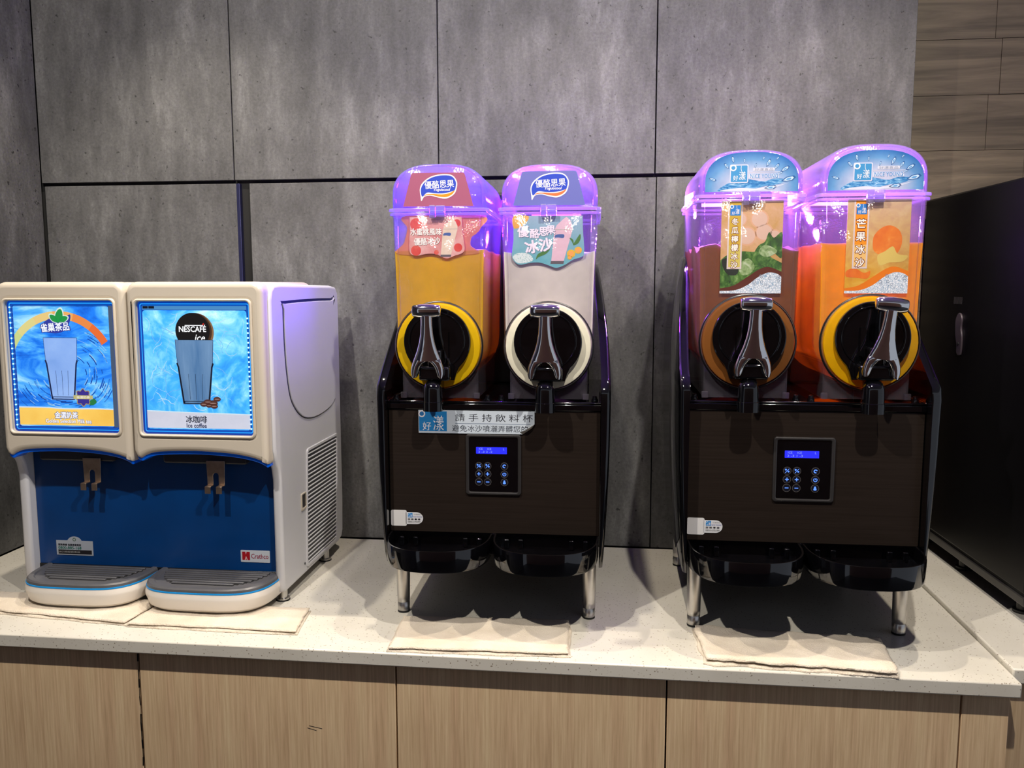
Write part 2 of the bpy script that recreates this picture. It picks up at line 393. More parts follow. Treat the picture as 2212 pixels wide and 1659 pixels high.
# ------------------------------------------------------------------ logos and shared prints
WHITE = ink((232, 228, 232)); BLK = ink((22, 20, 24))
def drop_logo(P, x, z, s, sky, frame=None, L=2, bright=WHITE):
    """square sky-blue mark with a ring at its top left corner, a stroke and the two handwritten characters"""
    if frame: P.poly(rrect(x-s*.56, x+s*.56, z-s*.56, z+s*.56, s*.08), frame, L)
    P.poly(rrect(x-s*.5, x+s*.5, z-s*.5, z+s*.5, s*.05), sky, L+1)
    P.poly([circ(x-s*.36, z+s*.36, s*.2, 24), circ(x-s*.36, z+s*.36, s*.12, 24)], bright, L+2)
    P.poly(circ(x-s*.36, z+s*.36, s*.12, 20), sky, L+2)
    P.line([(x+s*.12, z+s*.48), (x+s*.11, z+s*.3), (x+s*.15, z+s*.14)], s*.03, bright, L+2)
    P.text('好', x-s*.2, z-s*.26, s*.3, bright, L+2, bold=.01)
    P.text('漾', x+s*.2, z-s*.12, s*.52, bright, L+2, bold=.005, width=s*.4)
def leaf_logo(P, x, z, s, swoosh, L=2, blue=None, wh=None):
    """blue leaf-shaped badge, white outlined, with an orange swoosh under it; s = width"""
    O = cr([(-.5, -.05), (-.42, .12), (-.2, .27), (.1, .33), (.36, .30), (.49, .14), (.48, -.05), (.40, -.2), (.2, -.3), (-.02, -.27), (-.22, -.22), (-.38, -.25), (-.46, -.36), (-.48, -.25)], 5)
    P.poly(shift(O, x, z, s), wh or WHITE, L)
    B = cr([(-.47, -.05), (-.39, .10), (-.19, .24), (.1, .30), (.35, .27), (.46, .13), (.45, -.03), (.40, -.1), (.15, -.16), (-.1, -.16), (-.3, -.14), (-.42, -.24), (-.46, -.2)], 5)
    P.poly(shift(B, x, z, s), blue or ink((36, 66, 186)), L+1)
    W = cr([(-.42, -.27), (-.34, -.19), (-.15, -.175), (.1, -.19), (.3, -.155), (.43, -.09), (.36, -.19), (.2, -.26), (.0, -.245), (-.2, -.2), (-.36, -.22)], 5)
    P.poly(shift(W, x, z, s), swoosh, L+1)
    P.text('優酪思果', x+.02*s, z+.07*s, s*.2, wh or WHITE, L+2, bold=.012, rot=.05, width=s*.78)
    P.text('Yoguiscool', x+.08*s, z-.075*s, s*.09, wh or WHITE, L+2, bold=.03, shear=.25, width=s*.44)
# photographic prints: procedural inks
def photo(name, stops, scale, dist=0, kind='noise', sc=(1, 1, 1), lo=None, emit=0, rough=.4, rot=(0, 0, 0), grad=None):
    """mottled ink; grad=(z0, z1, colour_low, colour_high) multiplies in a vertical tint printed on the sheet"""
    m, t, b = nt(name); v = coords(t, sc, rot=rot)
    f = nz(t, v, scale, 6, .62, dist) if kind == 'noise' else vor(t, v, scale, 'F1' if kind == 'cells' else 'DISTANCE_TO_EDGE')
    c = ramp(t, f, [(p, lin(q)) for p, q in stops])
    if grad:
        sp = t.nodes.new('ShaderNodeSeparateXYZ'); t.links.new(coords(t), sp.inputs[0]); mr = t.nodes.new('ShaderNodeMapRange')
        mr.inputs[1].default_value = grad[0]; mr.inputs[2].default_value = grad[1]; t.links.new(sp.outputs[2], mr.inputs[0])
        g = mixc(t, mr.outputs[0], lin(grad[2]), lin(grad[3])); c = mixc(t, grad[4] if len(grad) > 4 else .6, c, g)
    t.links.new(c, b.inputs['Base Color']); b.inputs['Roughness'].default_value = rough
    if emit: t.links.new(c, b.inputs['Emission Color']); b.inputs['Emission Strength'].default_value = emit
    return m
m, t, b = nt('print_iceblue')     # printed burst: pale at the foot of the sheet, deep blue towards its rim
sp = t.nodes.new('ShaderNodeMapping'); sp.inputs['Location'].default_value = (-.5, 0, -.06); sp.inputs['Scale'].default_value = (1, 0, .62)
tc = t.nodes.new('ShaderNodeTexCoord'); t.links.new(tc.outputs['Generated'], sp.inputs[0]); vl = t.nodes.new('ShaderNodeVectorMath'); vl.operation = 'LENGTH'; t.links.new(sp.outputs[0], vl.inputs[0])
t.links.new(mixc(t, .12, ramp(t, vl.outputs['Value'], [(.0, lin((206, 200, 222))), (.27, lin((178, 186, 216))), (.44, lin((96, 146, 198))), (.58, lin((34, 100, 172)))]), ramp(t, nz(t, coords(t), 60), [(.3, .1), (.7, .9)]), 'OVERLAY'), b.inputs['Base Color']); b.inputs['Roughness'].default_value = .4
photo('print_splash', [(.30, (30, 84, 150)), (.46, (52, 124, 186)), (.58, (110, 168, 214)), (.7, (200, 214, 234)), (.8, (60, 120, 180))], 120, 1.4, sc=(.5, 1, 1.6))
photo('print_citrus', [(.3, (196, 150, 60)), (.55, (214, 168, 120)), (.75, (224, 180, 150))], 26, .5)
photo('print_leaves', [(.3, (28, 44, 22)), (.48, (60, 104, 34)), (.62, (110, 150, 70)), (.8, (170, 196, 140))], 60, 1.2)
photo('print_leaves_pale', [(.35, (96, 128, 66)), (.55, (150, 176, 116)), (.75, (205, 215, 180))], 90, 1)
photo('print_mango', [(.3, (190, 130, 30)), (.5, (214, 168, 50)), (.65, (226, 196, 90)), (.8, (240, 226, 170))], 46, .8, grad=(.60, .725, (226, 160, 30), (206, 180, 170), .55))
photo('print_chunk', [(.3, (224, 96, 10)), (.6, (240, 130, 30)), (.8, (250, 190, 90))], 40, .5)
photo('print_bubbles', [(.02, (120, 150, 180)), (.08, (205, 212, 224)), (.3, (222, 224, 232))], 300, kind='edge')
photo('print_pinkice', [(.3, (196, 112, 110)), (.5, (214, 150, 146)), (.7, (224, 176, 170))], 40, .5)
photo('print_tealice', [(.3, (96, 160, 176)), (.5, (128, 176, 190)), (.7, (150, 186, 200))], 30, .3, grad=(.645, .72, (86, 170, 180), (150, 160, 190), .5))
photo('print_peach', [(.3, (200, 40, 40)), (.6, (214, 80, 70)), (.8, (226, 150, 120))], 50, .3)
photo('print_crushed', [(.05, (70, 110, 120)), (.2, (150, 190, 190)), (.5, (214, 226, 224))], 380, kind='cells')
photo('print_cup', [(.3, (206, 180, 150)), (.6, (224, 204, 184)), (.8, (235, 220, 205))], 30, .2)
photo('print_pinkcup', [(.3, (214, 176, 190)), (.6, (226, 190, 204)), (.8, (235, 205, 215))], 30, .2)
photo('backlit_waves', [(.28, (8, 66, 176)), (.44, (26, 112, 220)), (.56, (70, 158, 236)), (.68, (150, 205, 250)), (.78, (40, 130, 226))], 9, 1.6, sc=(.55, 1, 2.2), rot=(0, .45, 0), emit=.5)
photo('backlit_ice', [(.25, (20, 110, 226)), (.46, (60, 160, 240)), (.60, (120, 195, 248)), (.78, (205, 232, 252))], 11, 1.8, emit=.5)
photo('backlit_goldband', [(.3, (206, 160, 60)), (.7, (226, 190, 96))], 8, emit=.5)
photo('backlit_greyband', [(.3, (166, 172, 190)), (.7, (186, 190, 206))], 8, emit=.5)
photo('backlit_glass', [(.3, (104, 142, 206)), (.7, (130, 164, 220))], 14, .4, emit=.5)
photo('backlit_darkglass', [(.3, (58, 96, 140)), (.7, (96, 128, 164))], 14, .4, sc=(3, 1, .3), emit=.5)
photo('backlit_swirl', [(.3, (30, 120, 226)), (.55, (110, 184, 244)), (.75, (190, 226, 252))], 30, 1.5, emit=.5)

def header_yogurt(y, board, swoosh):
    def f(xc, parent):
        P = Print(y); P.base(cr_trap(xc-.062, xc+.062, .737, xc-.047, xc+.047, .7945), board)
        leaf_logo(P, xc+.001, .770, .066, swoosh); return P.obj('header_sign', parent)
    return f
def cr_trap(a0, a1, z0, b0, b1, z1, r=.004):
    return [(a0, z0), (a1, z0), (b1+.0006, z1-r), (b1-.001, z1-.001), (b1-r, z1), (b0+r, z1), (b0+.001, z1-.001), (b0-.0006, z1-r)]
def header_ice(y):
    def f(xc, parent):
        P = Print(y); a = .0735
        O = [(xc-a, .738), (xc+a, .738)] + [(xc+a*math.copysign(abs(math.cos(q))**(2/2.7), math.cos(q)), .752+.0485*abs(math.sin(q))**(2/2.4)) for q in [PI*i/28 for i in range(29)]]
        P.base(O, 'print_iceblue'); rn = random.Random(3)
        # splash low in the sheet, ice shards flying out of it
        P.poly(shift(cr([(-.052, .739), (-.040, .750), (-.026, .755), (-.02, .762), (.0, .757), (.02, .754), (.034, .758), (.052, .757), (.045, .750), (.02, .746), (.0, .742)], 5), xc, 0), 'print_splash', 1)
        P.poly(shift(cr([(-.05, .7395), (-.02, .744), (.01, .743), (.045, .748), (.06, .752), (.03, .7425), (.0, .7395)], 5), xc, 0), ink((206, 208, 226)), 2)
        for (dx, dz, l, an) in ((-.062, .758, .013, -20), (-.04, .779, .012, 130), (-.03, .789, .012, 100), (-.012, .787, .008, 90), (.006, .779, .008, 70), (.026, .783, .015, 62), (.039, .777, .013, 50), (.052, .773, .017, 30), (.058, .757, .024, 14), (.018, .7905, .007, 65), (.04, .790, .007, 45), (.03, .744, .02, 6), (.045, .767, .009, 24)):
            c, s_ = math.cos(math.radians(an)), math.sin(math.radians(an)); wd = l*.3
            Q = [(-l/2, 0), (-l*.1, wd*.6), (l*.4, wd*.5), (l/2, 0), (l*.25, -wd*.5), (-l*.2, -wd*.4)]
            T = lambda k: [(xc+dx+(u*c-v*s_)*k, dz+(u*s_+v*c)*k) for u, v in Q]
            P.poly(T(1), ink((34, 86, 150)), 2).poly(T(.72), ink((190, 212, 236)), 3).poly([(xc+dx+(u*c-v*s_)*.4, dz+(u*s_+v*c)*.4) for u, v in Q], ink((90, 150, 205)), 4)
        drop_logo(P, xc-.020, .7665, .026, ink((60, 140, 196)), ink((205, 205, 226)), 4)
        P.poly(rrect(xc+.002, xc+.036, .7705, .7755, .001), ink((206, 206, 222)), 4)
        P.text('好漾食品', xc+.019, .773, .0042, ink((140, 150, 176)), 5, bold=.01, width=.029)
        P.poly(rrect(xc-.005, xc+.045, .7683, .7690, .0002), ink((225, 215, 225)), 4)
        P.text('NICE YOUNG', xc+.0195, .7625, .0068, ink((226, 226, 240)), 4, bold=.05, width=.046)
        P.text('NICE YOUNG', xc+.0195, .7625, .0066, ink((60, 134, 196)), 5, bold=.012, width=.044)
        return P.obj('header_sign', parent)
    return f
def cup(P, x, z, h, m, lean=.12, L=3):
    """tall glass of slush with a domed top, leaning to the right"""
    k = lambda u, v: (x+u*h+lean*v*h, z+v*h)
    P.poly([k(-.14, -.5), k(.12, -.5), k(.2, .22), k(.19, .3), k(.12, .42), k(.02, .5), k(-.05, .44), k(-.16, .32), k(-.19, .22)], m, L)
    P.poly([k(-.19, .22), k(.2, .22), k(.2, .235), k(-.19, .235)], ink((180, 170, 165)), L+1)
    P.poly([k(-.15, -.5), k(.13, -.5), k(.135, -.44), k(-.15, -.44)], ink((92, 84, 92)), L+1)
    P.poly(shift(cr([(-.16, -.02), (-.13, .04), (.02, .05), (.05, .01), (.02, -.03), (-.08, -.02)], 4), x+lean*.08*h, z+.08*h, h), ink((60, 90, 150)), L+1)
def poster_peach(y):
    def f(xc, parent):
        P = Print(y); sx = lambda px: xc+(px-950)*.00082; sz = lambda py: .7195-(py-468)*.000809
        O = [(sx(888), sz(468)), (sx(1000), sz(469))] + cr([(sx(1001), sz(500)), (sx(1006), sz(535)), (sx(1000), sz(546)), (sx(985), sz(551)), (sx(966), sz(557)), (sx(945), sz(548)), (sx(925), sz(547)), (sx(902), sz(551)), (sx(889), sz(546)), (sx(886), sz(530)), (sx(888), sz(500))], 5, False)
        P.base(O[::-1], 'print_pinkice')
        for (px, py, r) in ((902, 484, 13), (990, 482, 8), (901, 540, 11), (992, 534, 9), (945, 544, 5)): P.poly(circ(sx(px), sz(py), r*.00082, 20), 'print_peach', 1)
        cup(P, sx(972), sz(513), .066, MATS['print_cup'], .16, 2)
        for dx, m, L in ((.0006, ink((120, 70, 66)), 4), (0, ink((240, 236, 228)), 5)):
            P.text('水蜜桃風味', sx(923)+dx, sz(500)-dx, .0120, m, L, bold=.03, width=.055)
            P.text('優酪冰沙', sx(925)+dx, sz(520)-dx, .0125, m, L, bold=.03, rot=.04, width=.046)
        return P.obj('flavour_poster', parent)
    return f
def poster_orange(y):
    def f(xc, parent):
        P = Print(y); sx = lambda px: xc+(px-1184)*.0008; sz = lambda py: .7195-(py-468)*.000809
        O = [(sx(1107), sz(468)), (sx(1256), sz(469))] + cr([(sx(1257), sz(500)), (sx(1260), sz(545)), (sx(1254), sz(555)), (sx(1236), sz(561)), (sx(1218), sz(572)), (sx(1200), sz(578)), (sx(1184), sz(573)), (sx(1165), sz(567)), (sx(1145), sz(567)), (sx(1120), sz(571)), (sx(1106), sz(560)), (sx(1104), sz(545)), (sx(1107), sz(520))], 5, False)
        P.base(O[::-1], 'print_tealice')
        P.poly([(sx(1107), sz(468)), (sx(1107), sz(492))] + circ(sx(1107), sz(468), 0.0001, 3) + [(sx(1138), sz(468))], ink((222, 160, 60)), 1) if 0 else P.poly(cr([(sx(1107.3), sz(468.5)), (sx(1107.3), sz(493)), (sx(1122), sz(492)), (sx(1135), sz(482)), (sx(1139), sz(468.5))], 4), ink((222, 160, 62)), 1)
        P.poly(cr([(sx(1106), sz(552)), (sx(1120), sz(546)), (sx(1140), sz(548)), (sx(1150), sz(560)), (sx(1140), sz(566)), (sx(1118), sz(568)), (sx(1108), sz(560))], 4), 'print_crushed', 1)
        cup(P, sx(1211), sz(520), .080, MATS['print_pinkcup'], .17, 2)
        for (px, py, r) in ((1247, 541, 8), (1232, 548, 9), (1229, 556, 5)):
            P.poly(circ(sx(px), sz(py), r*.0008, 20, r*.00075), ink((226, 176, 40)), 4).poly(circ(sx(px), sz(py), r*.0005, 16), ink((236, 160, 80)), 5)
        for Q in ([(1236, 530), (1243, 518), (1251, 507), (1252, 517), (1246, 527)], [(1237, 530), (1233, 522), (1228, 515), (1236, 519)], [(1156, 560), (1160, 549), (1172, 543), (1186, 538), (1178, 548), (1162, 555)]):
            P.poly(cr([(sx(a), sz(b)) for a, b in Q], 4), ink((66, 116, 50)), 4)
        for dx, m, L in ((.0007, ink((96, 96, 130)), 5), (0, ink((240, 226, 238)), 6)):
            P.text('優', sx(1128)+dx, sz(501)-dx, .0185, m, L, bold=.035).text('酪', sx(1153)+dx, sz(505)-dx, .0155, m, L, bold=.035)
            P.text('思', sx(1172)+dx, sz(501)-dx, .0145, m, L, bold=.035).text('果', sx(1188)+dx, sz(498)-dx, .0145, m, L, bold=.035)
            P.text('冰沙', sx(1162)+dx, sz(531)-dx, .0215, m, L, bold=.05, rot=.16, width=.047)
        return P.obj('flavour_poster', parent)
    return f
def poster_vertical(y, dx0, words, strip_top, strip_bot, kind, wv):
    def f(xc, parent):
        P = Print(y); W, H = .098, .150; x0 = xc+dx0-W/2; z0 = .574
        X = lambda u: x0+u*W; Z = lambda v: z0+v*H
        P.base([(X(0), Z(0)), (X(1), Z(0)), (X(1), Z(1)), (X(0), Z(1))], 'print_citrus' if kind == 'melon' else 'print_mango')
        if kind == 'melon':
            for (u, v, r) in ((.42, .62, .16), (.70, .66, .15), (.62, .80, .15), (.92, .60, .14), (.3, .8, .12)):
                P.poly(circ(X(min(u, 1-r*.98)), Z(v), r*W, 24), ink((222, 170, 130)), 1).poly(circ(X(min(u, 1-r*.98)), Z(v), r*W*.84, 24), ink((220, 184, 160)), 2)
            P.poly([(X(0), Z(.05))] + cr([(X(0), Z(.36)), (X(.12), Z(.42)), (X(.32), Z(.455)), (X(.5), Z(.45)), (X(.7), Z(.44)), (X(.85), Z(.38)), (X(1), Z(.33))], 4, False) + [(X(1), Z(.05))], 'print_leaves', 3)
            P.poly(cr([(X(.02), Z(.36)), (X(.1), Z(.22)), (X(.26), Z(.2)), (X(.3), Z(.28)), (X(.18), Z(.38))], 4), ink((30, 36, 24)), 4)
            P.poly(cr([(X(.30), Z(.30)), (X(.45), Z(.38)), (X(.56), Z(.3)), (X(.5), Z(.22)), (X(.36), Z(.2))], 4), 'print_leaves_pale', 4)
            P.poly(cr([(X(.55), Z(.43)), (X(.62), Z(.52)), (X(.72), Z(.56)), (X(.78), Z(.66)), (X(.86), Z(.6)), (X(.99), Z(.66)), (X(.995), Z(.5)), (X(.99), Z(.38)), (X(.85), Z(.44)), (X(.78), Z(.36)), (X(.68), Z(.42))], 4), 'print_leaves', 5)
            P.poly(cr([(X(.62), Z(.45)), (X(.7), Z(.52)), (X(.84), Z(.5)), (X(.92), Z(.45)), (X(.8), Z(.4)), (X(.7), Z(.4))], 4), 'print_leaves_pale', 6)
            band = ink((84, 38, 30))
        else:
            P.poly(cr([(X(.44), Z(.62)), (X(.56), Z(.70)), (X(.7), Z(.72)), (X(.84), Z(.66)), (X(.88), Z(.54)), (X(.8), Z(.42)), (X(.62), Z(.40)), (X(.46), Z(.44)), (X(.42), Z(.52))], 4), 'print_chunk', 1)
            P.poly(cr([(X(.5), Z(.4)), (X(.62), Z(.45)), (X(.74), Z(.5)), (X(.82), Z(.42)), (X(.98), Z(.4)), (X(.9), Z(.34)), (X(.7), Z(.33)), (X(.55), Z(.3))], 4), ink((226, 196, 96)), 2)
            P.poly(cr([(X(.02), Z(.24)), (X(.15), Z(.27)), (X(.3), Z(.22)), (X(.4), Z(.24)), (X(.36), Z(.16)), (X(.15), Z(.17)), (X(.02), Z(.18))], 4), 'print_chunk', 2)
            band = ink((214, 112, 20))
        top = cr([(X(0), Z(.055)), (X(.22), Z(.085)), (X(.45), Z(.18)), (X(.65), Z(.265)), (X(.8), Z(.285)), (X(1), Z(.235))], 6, False)
        P.poly([(X(0), Z(0.0))] + [(X(1), Z(0.0))] + top[::-1], band, 7)
        low = cr([(X(0), Z(.028)), (X(.25), Z(.035)), (X(.45), Z(.09)), (X(.62), Z(.175)), (X(.78), Z(.225)), (X(.92), Z(.215)), (X(1), Z(.18))], 6, False)
        P.poly([(X(0), Z(0.0))] + [(X(1), Z(0.0))] + low[::-1], 'print_bubbles', 8)
        rn = random.Random(5)
        for k in range(20):
            u = rn.uniform(.55, .97); v = rn.uniform(.06, .2); r = rn.uniform(.012, .03)*W
            if v < .03+.2*min(1, (u-.3)/.45) and X(u)+r < X(1): P.poly([circ(X(u), Z(v), r, 14), circ(X(u), Z(v), r*.72, 14)], ink((120, 130, 150)), 9)
        P.poly([(X(.105), Z(.265)), (X(.345), Z(.265)), (X(.345), Z(.985)), (X(.105), Z(.985))], ink((224, 206, 196)), 6)
        P.poly([(X(.13), Z(.285)), (X(.32), Z(.285)), (X(.32), Z(.985)), (X(.13), Z(.985))], strip_bot, 7)
        P.poly([(X(.13), Z(.52)), (X(.32), Z(.52)), (X(.32), Z(.985)), (X(.13), Z(.985))], strip_top, 8)
        drop_logo(P, X(.225), Z(.895), .0165, ink((46, 120, 196)), None, 9)
        n = len(words); a, b_ = (.785, .32) if len(words) > 4 else (.755, .34)
        for i, ch in enumerate(words):
            v = a-(a-b_)*i/(n-1)-.01; h = .0105 if n > 4 else .0135
            P.text(ch, X(.225), Z(v), h*1.08, ink((110, 34, 20)), 9, bold=.09).text(ch, X(.225), Z(v), h, ink((240, 232, 226)), 10, bold=.03)
        return P.obj('flavour_poster', parent)
    return f

# ------------------------------------------------------------------ slush machine
TXC = .0965
def section(hw, zt, zc=.495, rb=.0785, n=14, ins=0):
    """U shaped tank outline, open at the top, from the right rim down round to the left rim"""
    P = [(hw-ins, zt), ((hw+rb)/2-ins, (zt+zc)/2+.02), (rb-ins+.0005, zc+.01)]
    for i in range(n+1):
        a = -PI*i/n; P.append(((rb-ins)*math.cos(a), zc+(rb-ins)*math.sin(a)))
    return P + [(-x, z) for x, z in P[2::-1]]
def arch(hw, z0, zs, zt, n=22):
    P = [(hw, z0)]
    for i in range(n+1):
        q = PI*i/n; c = math.cos(q)
        P.append((hw*math.copysign(abs(c)**(2/2.9), c), zs+(zt-zs)*abs(math.sin(q))**(2/2.3)))
    return P+[(-hw, z0)]
def tank(root, xc, cfg):
    y0, y1 = .008, .285
    sh = MB(); rings = []
    for y, ins in ((y0, .010), (y0+.002, .004), (y0+.010, 0), (y1, 0)):
        rings.append([(xc+x, y, z) for x, z in section(.0835, .724, ins=ins)])
    n = len(rings[0]); sh.loft(rings, False, False, closed=False)
    sh.add(rings[0], [tuple(range(n))]); sh.add(rings[-1], [tuple(range(n))])
    tk = sh.obj('drink_tank', 'tank_clear', root, solid=.0018)
    tk['label'] = cfg['label']
    # drink
    mb = MB(); rn = cfg['seed']; rings = []; top = cfg['level']; ny = 14
    for k in range(ny+1):
        y = y0+.004+(y1-y0-.008)*k/ny
        def zl(x): return top+cfg['amp']*(noise.noise(Vector((x*32+rn, y*26, rn)))+.5*noise.noise(Vector((x*80, y*70+rn, rn))))
        hw = .079+.0012
        sec = [(x, z) for x, z in section(.0825, top, ins=.0035)]
        sec[0] = (sec[0][0], zl(sec[0][0])); sec[-1] = (sec[-1][0], zl(sec[-1][0]))
        hw = sec[0][0]; tp = [(-hw+2*hw*i/12, zl(-hw+2*hw*i/12)) for i in range(1, 12)]
        rings.append([(xc+x, y, z) for x, z in sec+tp])
    mb.loft(rings)
    mb.lathe([(.0735, .02), (.0745, -.003), (.0735, -.0075), (.07, -.0085)], (xc, 0, .495), 'y', 48)
    o = mb.obj('drink', cfg['drink'], tk, angle=60); o['label'] = cfg['drink_label']
    # front boss of the tank: clear ring with a dark gasket behind it
    mb = MB(); mb.lathe([(.0768, .012), (.0768, -.008), (.0756, -.0095)], (xc, 0, .495), 'y', 56)
    mb.f = [f for f in mb.f if len(f) < 10]; mb.m = mb.m[:len(mb.f)]
    mb.obj('boss_ring', 'apron_clear', tk)
    MB().torus((xc, -.001, .4945), .0775, .0016).obj('gasket', 'black_satin', tk)
    # clear base plate under the tank
    mb = MB(); mb.box(xc-.068, xc-.0655, .010, .26, .401, .468); mb.box(xc+.0655, xc+.068, .010, .26, .401, .468)
    O = [(xc-.0655, .401), (xc+.0655, .401), (xc+.0655, .452)] + [(xc+.0775*math.cos(a), .495+.0775*math.sin(a)) for a in [math.radians(-33-114*i/16) for i in range(17)]] + [(xc-.0655, .452)]
    mb.plate([O], .010, .0125); mb.box(xc-.071, xc-.0605, .004, .0099, .401, .411); mb.box(xc+.0605, xc+.071, .004, .0099, .401, .411)
    mb.obj('base_plate', 'apron_clear', tk, bevel=.0006)
    # rim flange, latch and domed lid
    mb = MB()
    for z0, z1, g in ((.7215, .7265, .0045), (.7285, .7340, .0058)):
        Oo = rrect(xc-.0835-g, xc+.0835+g, y0-g, y1+g, .014); Oi = rrect(xc-.0815, xc+.0815, y0+.002, y1-.002, .011)
        mb.plate([Oo, Oi], z0, z1, .0012, plane='xy')
    mb.obj('rim', 'rim_clear', tk)
    MB().box(xc-.014, xc-.004, -.005, .004, .7165, .7385).box(xc-.003, xc+.013, -.004, .004, .7185, .738).box(xc-.013, xc+.012, -.0065, -.002, .725, .7295).obj('latch', 'rim_clear', tk, bevel=.0012)
    mb = MB(); A = arch(.0832, .734, .757, cfg['lid_top']); zb = .734
    rings = [[(xc+x*s, y, zb+(z-zb)*s2) for x, z in A] for y, s, s2 in ((y0, .91, .93), (y0+.0015, .955, .968), (y0+.006, .985, .99), (y0+.014, 1, 1), (y1-.03, 1, .995), (y1-.006, .985, .96), (y1, .93, .9))]
    n = len(A); mb.loft(rings, False, False, closed=False); mb.add(rings[0], [tuple(range(n))]); mb.add(rings[-1], [tuple(range(n))])
    mb.obj('lid', 'lid_clear', tk, solid=.002)
    cfg['header'](xc, tk); cfg['poster'](xc, tk)
    if cfg.get('film'):
        O = shift(cr([(-.058, .7215), (.0765, .7205), (.074, .700), (.066, .690), (.058, .684), (.056, .670), (.064, .655), (-.07, .655), (-.062, .675), (-.056, .70)], 6), xc, 0)
        MB().plate([O], y0+.0026, y0+.0032).obj('froth_film', 'film', tk, smooth=False)
    # black outlet flange, chrome lever, spout
    O = shift([(.059*math.cos(math.radians(a)), .503+.059*math.sin(math.radians(a))) for a in range(-48, 229, 6)] + [(-.0345, .449), (-.030, .4355), (.030, .4355), (.0345, .449)], xc, 0)
    mb = MB().plate([O], -.020, -.009, .002)
    I = shift(circ(0, .505, .047, 36), xc, 0); mb.plate([shift(circ(0, .505, .050, 36), xc, 0), I], -.0222, -.020, .0009)
    for s in (-1, 1): mb.box(xc+s*.017-.004, xc+s*.017+.004, -.027, -.02, .475, .52)
    fl = mb.obj('outlet_flange', 'black_gloss', tk)
    mb = MB(); mb.box(xc-.027, xc+.027, -.050, -.018, .438, .462); mb.box(xc-.012, xc+.012, -.045, -.018, .46, .49)
    mb.obj('valve_block', 'black_gloss', tk, bevel=.004, seg=3)
    hx = cfg.get('hx', 0); ht = cfg.get('tilt', 0)
    side = [(.0100, .549), (.0098, .542), (.0100, .535), (.0110, .52), (.0135, .505), (.0178, .49), (.0228, .477), (.0275, .464), (.0290, .452), (.0270, .4445)]
    def sw(z):
        for (w0, z0), (w1, z1) in zip(side, side[1:]):
            if z1 <= z <= z0: return w1+(w0-w1)*(z-z1)/(z0-z1)
        return side[-1][0]
    def bar(c, hw, z, th=.0072, n=20): return [(c+hw*math.copysign(abs(math.cos(q))**.8, math.cos(q)), -.0560-th*math.copysign(abs(math.sin(q))**.85, math.sin(q)), z) for q in [2*PI*k/n for k in range(n)]]
    mb = MB(); mb.loft([bar(0, sw(z), z, .0072) for z in (.549, .542, .535, .52, .505, .49, .483, .477, .4725)])
    for s_ in (-1, 1):
        L = []
        for z, inn in ((.478, 0), (.4725, .0008), (.469, .006), (.463, .0112), (.457, .0140), (.451, .0158), (.447, .0170), (.4445, .0185), (.4435, .0205)):
            o_ = sw(z); L.append(bar(s_*(o_+inn)/2, (o_-inn)/2*(.75 if z < .444 else 1), z, .0045 if z > .474 else .0068))
        mb.loft(L)
    rings = []
    for u, r in ((-.0245, .006), (-.0240, .0085), (-.022, .0102), (-.012, .0118), (0, .0124), (.012, .0118), (.022, .0102), (.024, .0085), (.0245, .006)):
        rings.append([(u, -.0555+r*.75*math.cos(2*PI*k/20), .5575+r*math.sin(2*PI*k/20)) for k in range(20)])
    mb.loft(rings)
    ca, sa = math.cos(ht), math.sin(ht)
    mb.v = [(xc+hx+x*ca+(z-.46)*sa, y-(.004*(z-.46)/.1), .46-x*sa+(z-.46)*ca) for x, y, z in mb.v]
    mb.obj('tap_lever', 'chrome', tk, angle=50)
    mb = MB(); rings = []
    for z, r, dy in ((.438, .004, .006), (.437, .010, .004), (.433, .014, .002), (.425, .0158, 0), (.408, .0165, 0), (.402, .0165, 0), (.4015, .0172, 0), (.3855, .0172, 0), (.3853, .013, 0), (.395, .0125, 0)):
        rings.append([(xc-.003+r*math.copysign(abs(math.cos(q))**.75, math.cos(q)), -.044+dy+.9*r*math.copysign(abs(math.sin(q))**.75, math.sin(q)), z) for q in [2*PI*k/28 for k in range(28)]])
    mb.loft(rings); mb.box(xc-.010, xc+.010, -.04, -.0075, .412, .436)
    mb.obj('spout', 'black_gloss', tk, angle=50)
    # lamp inside the lid at the back, then two added lights without a fixture
    l = bpy.data.lights.new('lid_lamp', 'AREA'); l.energy = cfg['lamp']; l.color = cfg['col']; l.shape = 'RECTANGLE'; l.size = .10; l.size_y = .02
    lo = bpy.data.objects.new('lid_lamp', l); C.objects.link(lo); lo.parent = tk; lo.location = (xc+cfg.get('lx', 0), y1-.014, .748); lo.rotation_euler = (math.radians(-95), 0, 0)
    l = bpy.data.lights.new('lid_spill_fill', 'POINT'); l.energy = cfg['lamp']*cfg.get('glow', .16); l.color = cfg['col']; l.shadow_soft_size = .02  # added unseen fill, spills the lid colour onto things beside it
    lo = bpy.data.objects.new('lid_spill_fill', l); C.objects.link(lo); lo.parent = tk; lo.location = (xc, .12, .765)
    l = bpy.data.lights.new('drink_fill', 'POINT'); l.energy = cfg['inner_fill']; l.color = cfg['col']; l.shadow_soft_size = .02  # unseen light put inside the drink to make it glow through
    lo = bpy.data.objects.new('drink_fill', l); C.objects.link(lo); lo.parent = tk; lo.location = (xc, .20, .60)
    mb = MB().box(xc-.05, xc+.05, y1-.012, y1-.006, .738, .744)
    mb.obj('lamp_strip', glow('lamp_%s_%d' % (root.name, int(xc*1000)), tuple(int(255*min(1, c)**.45) for c in cfg['col']), 6), tk, smooth=False)
    return tk
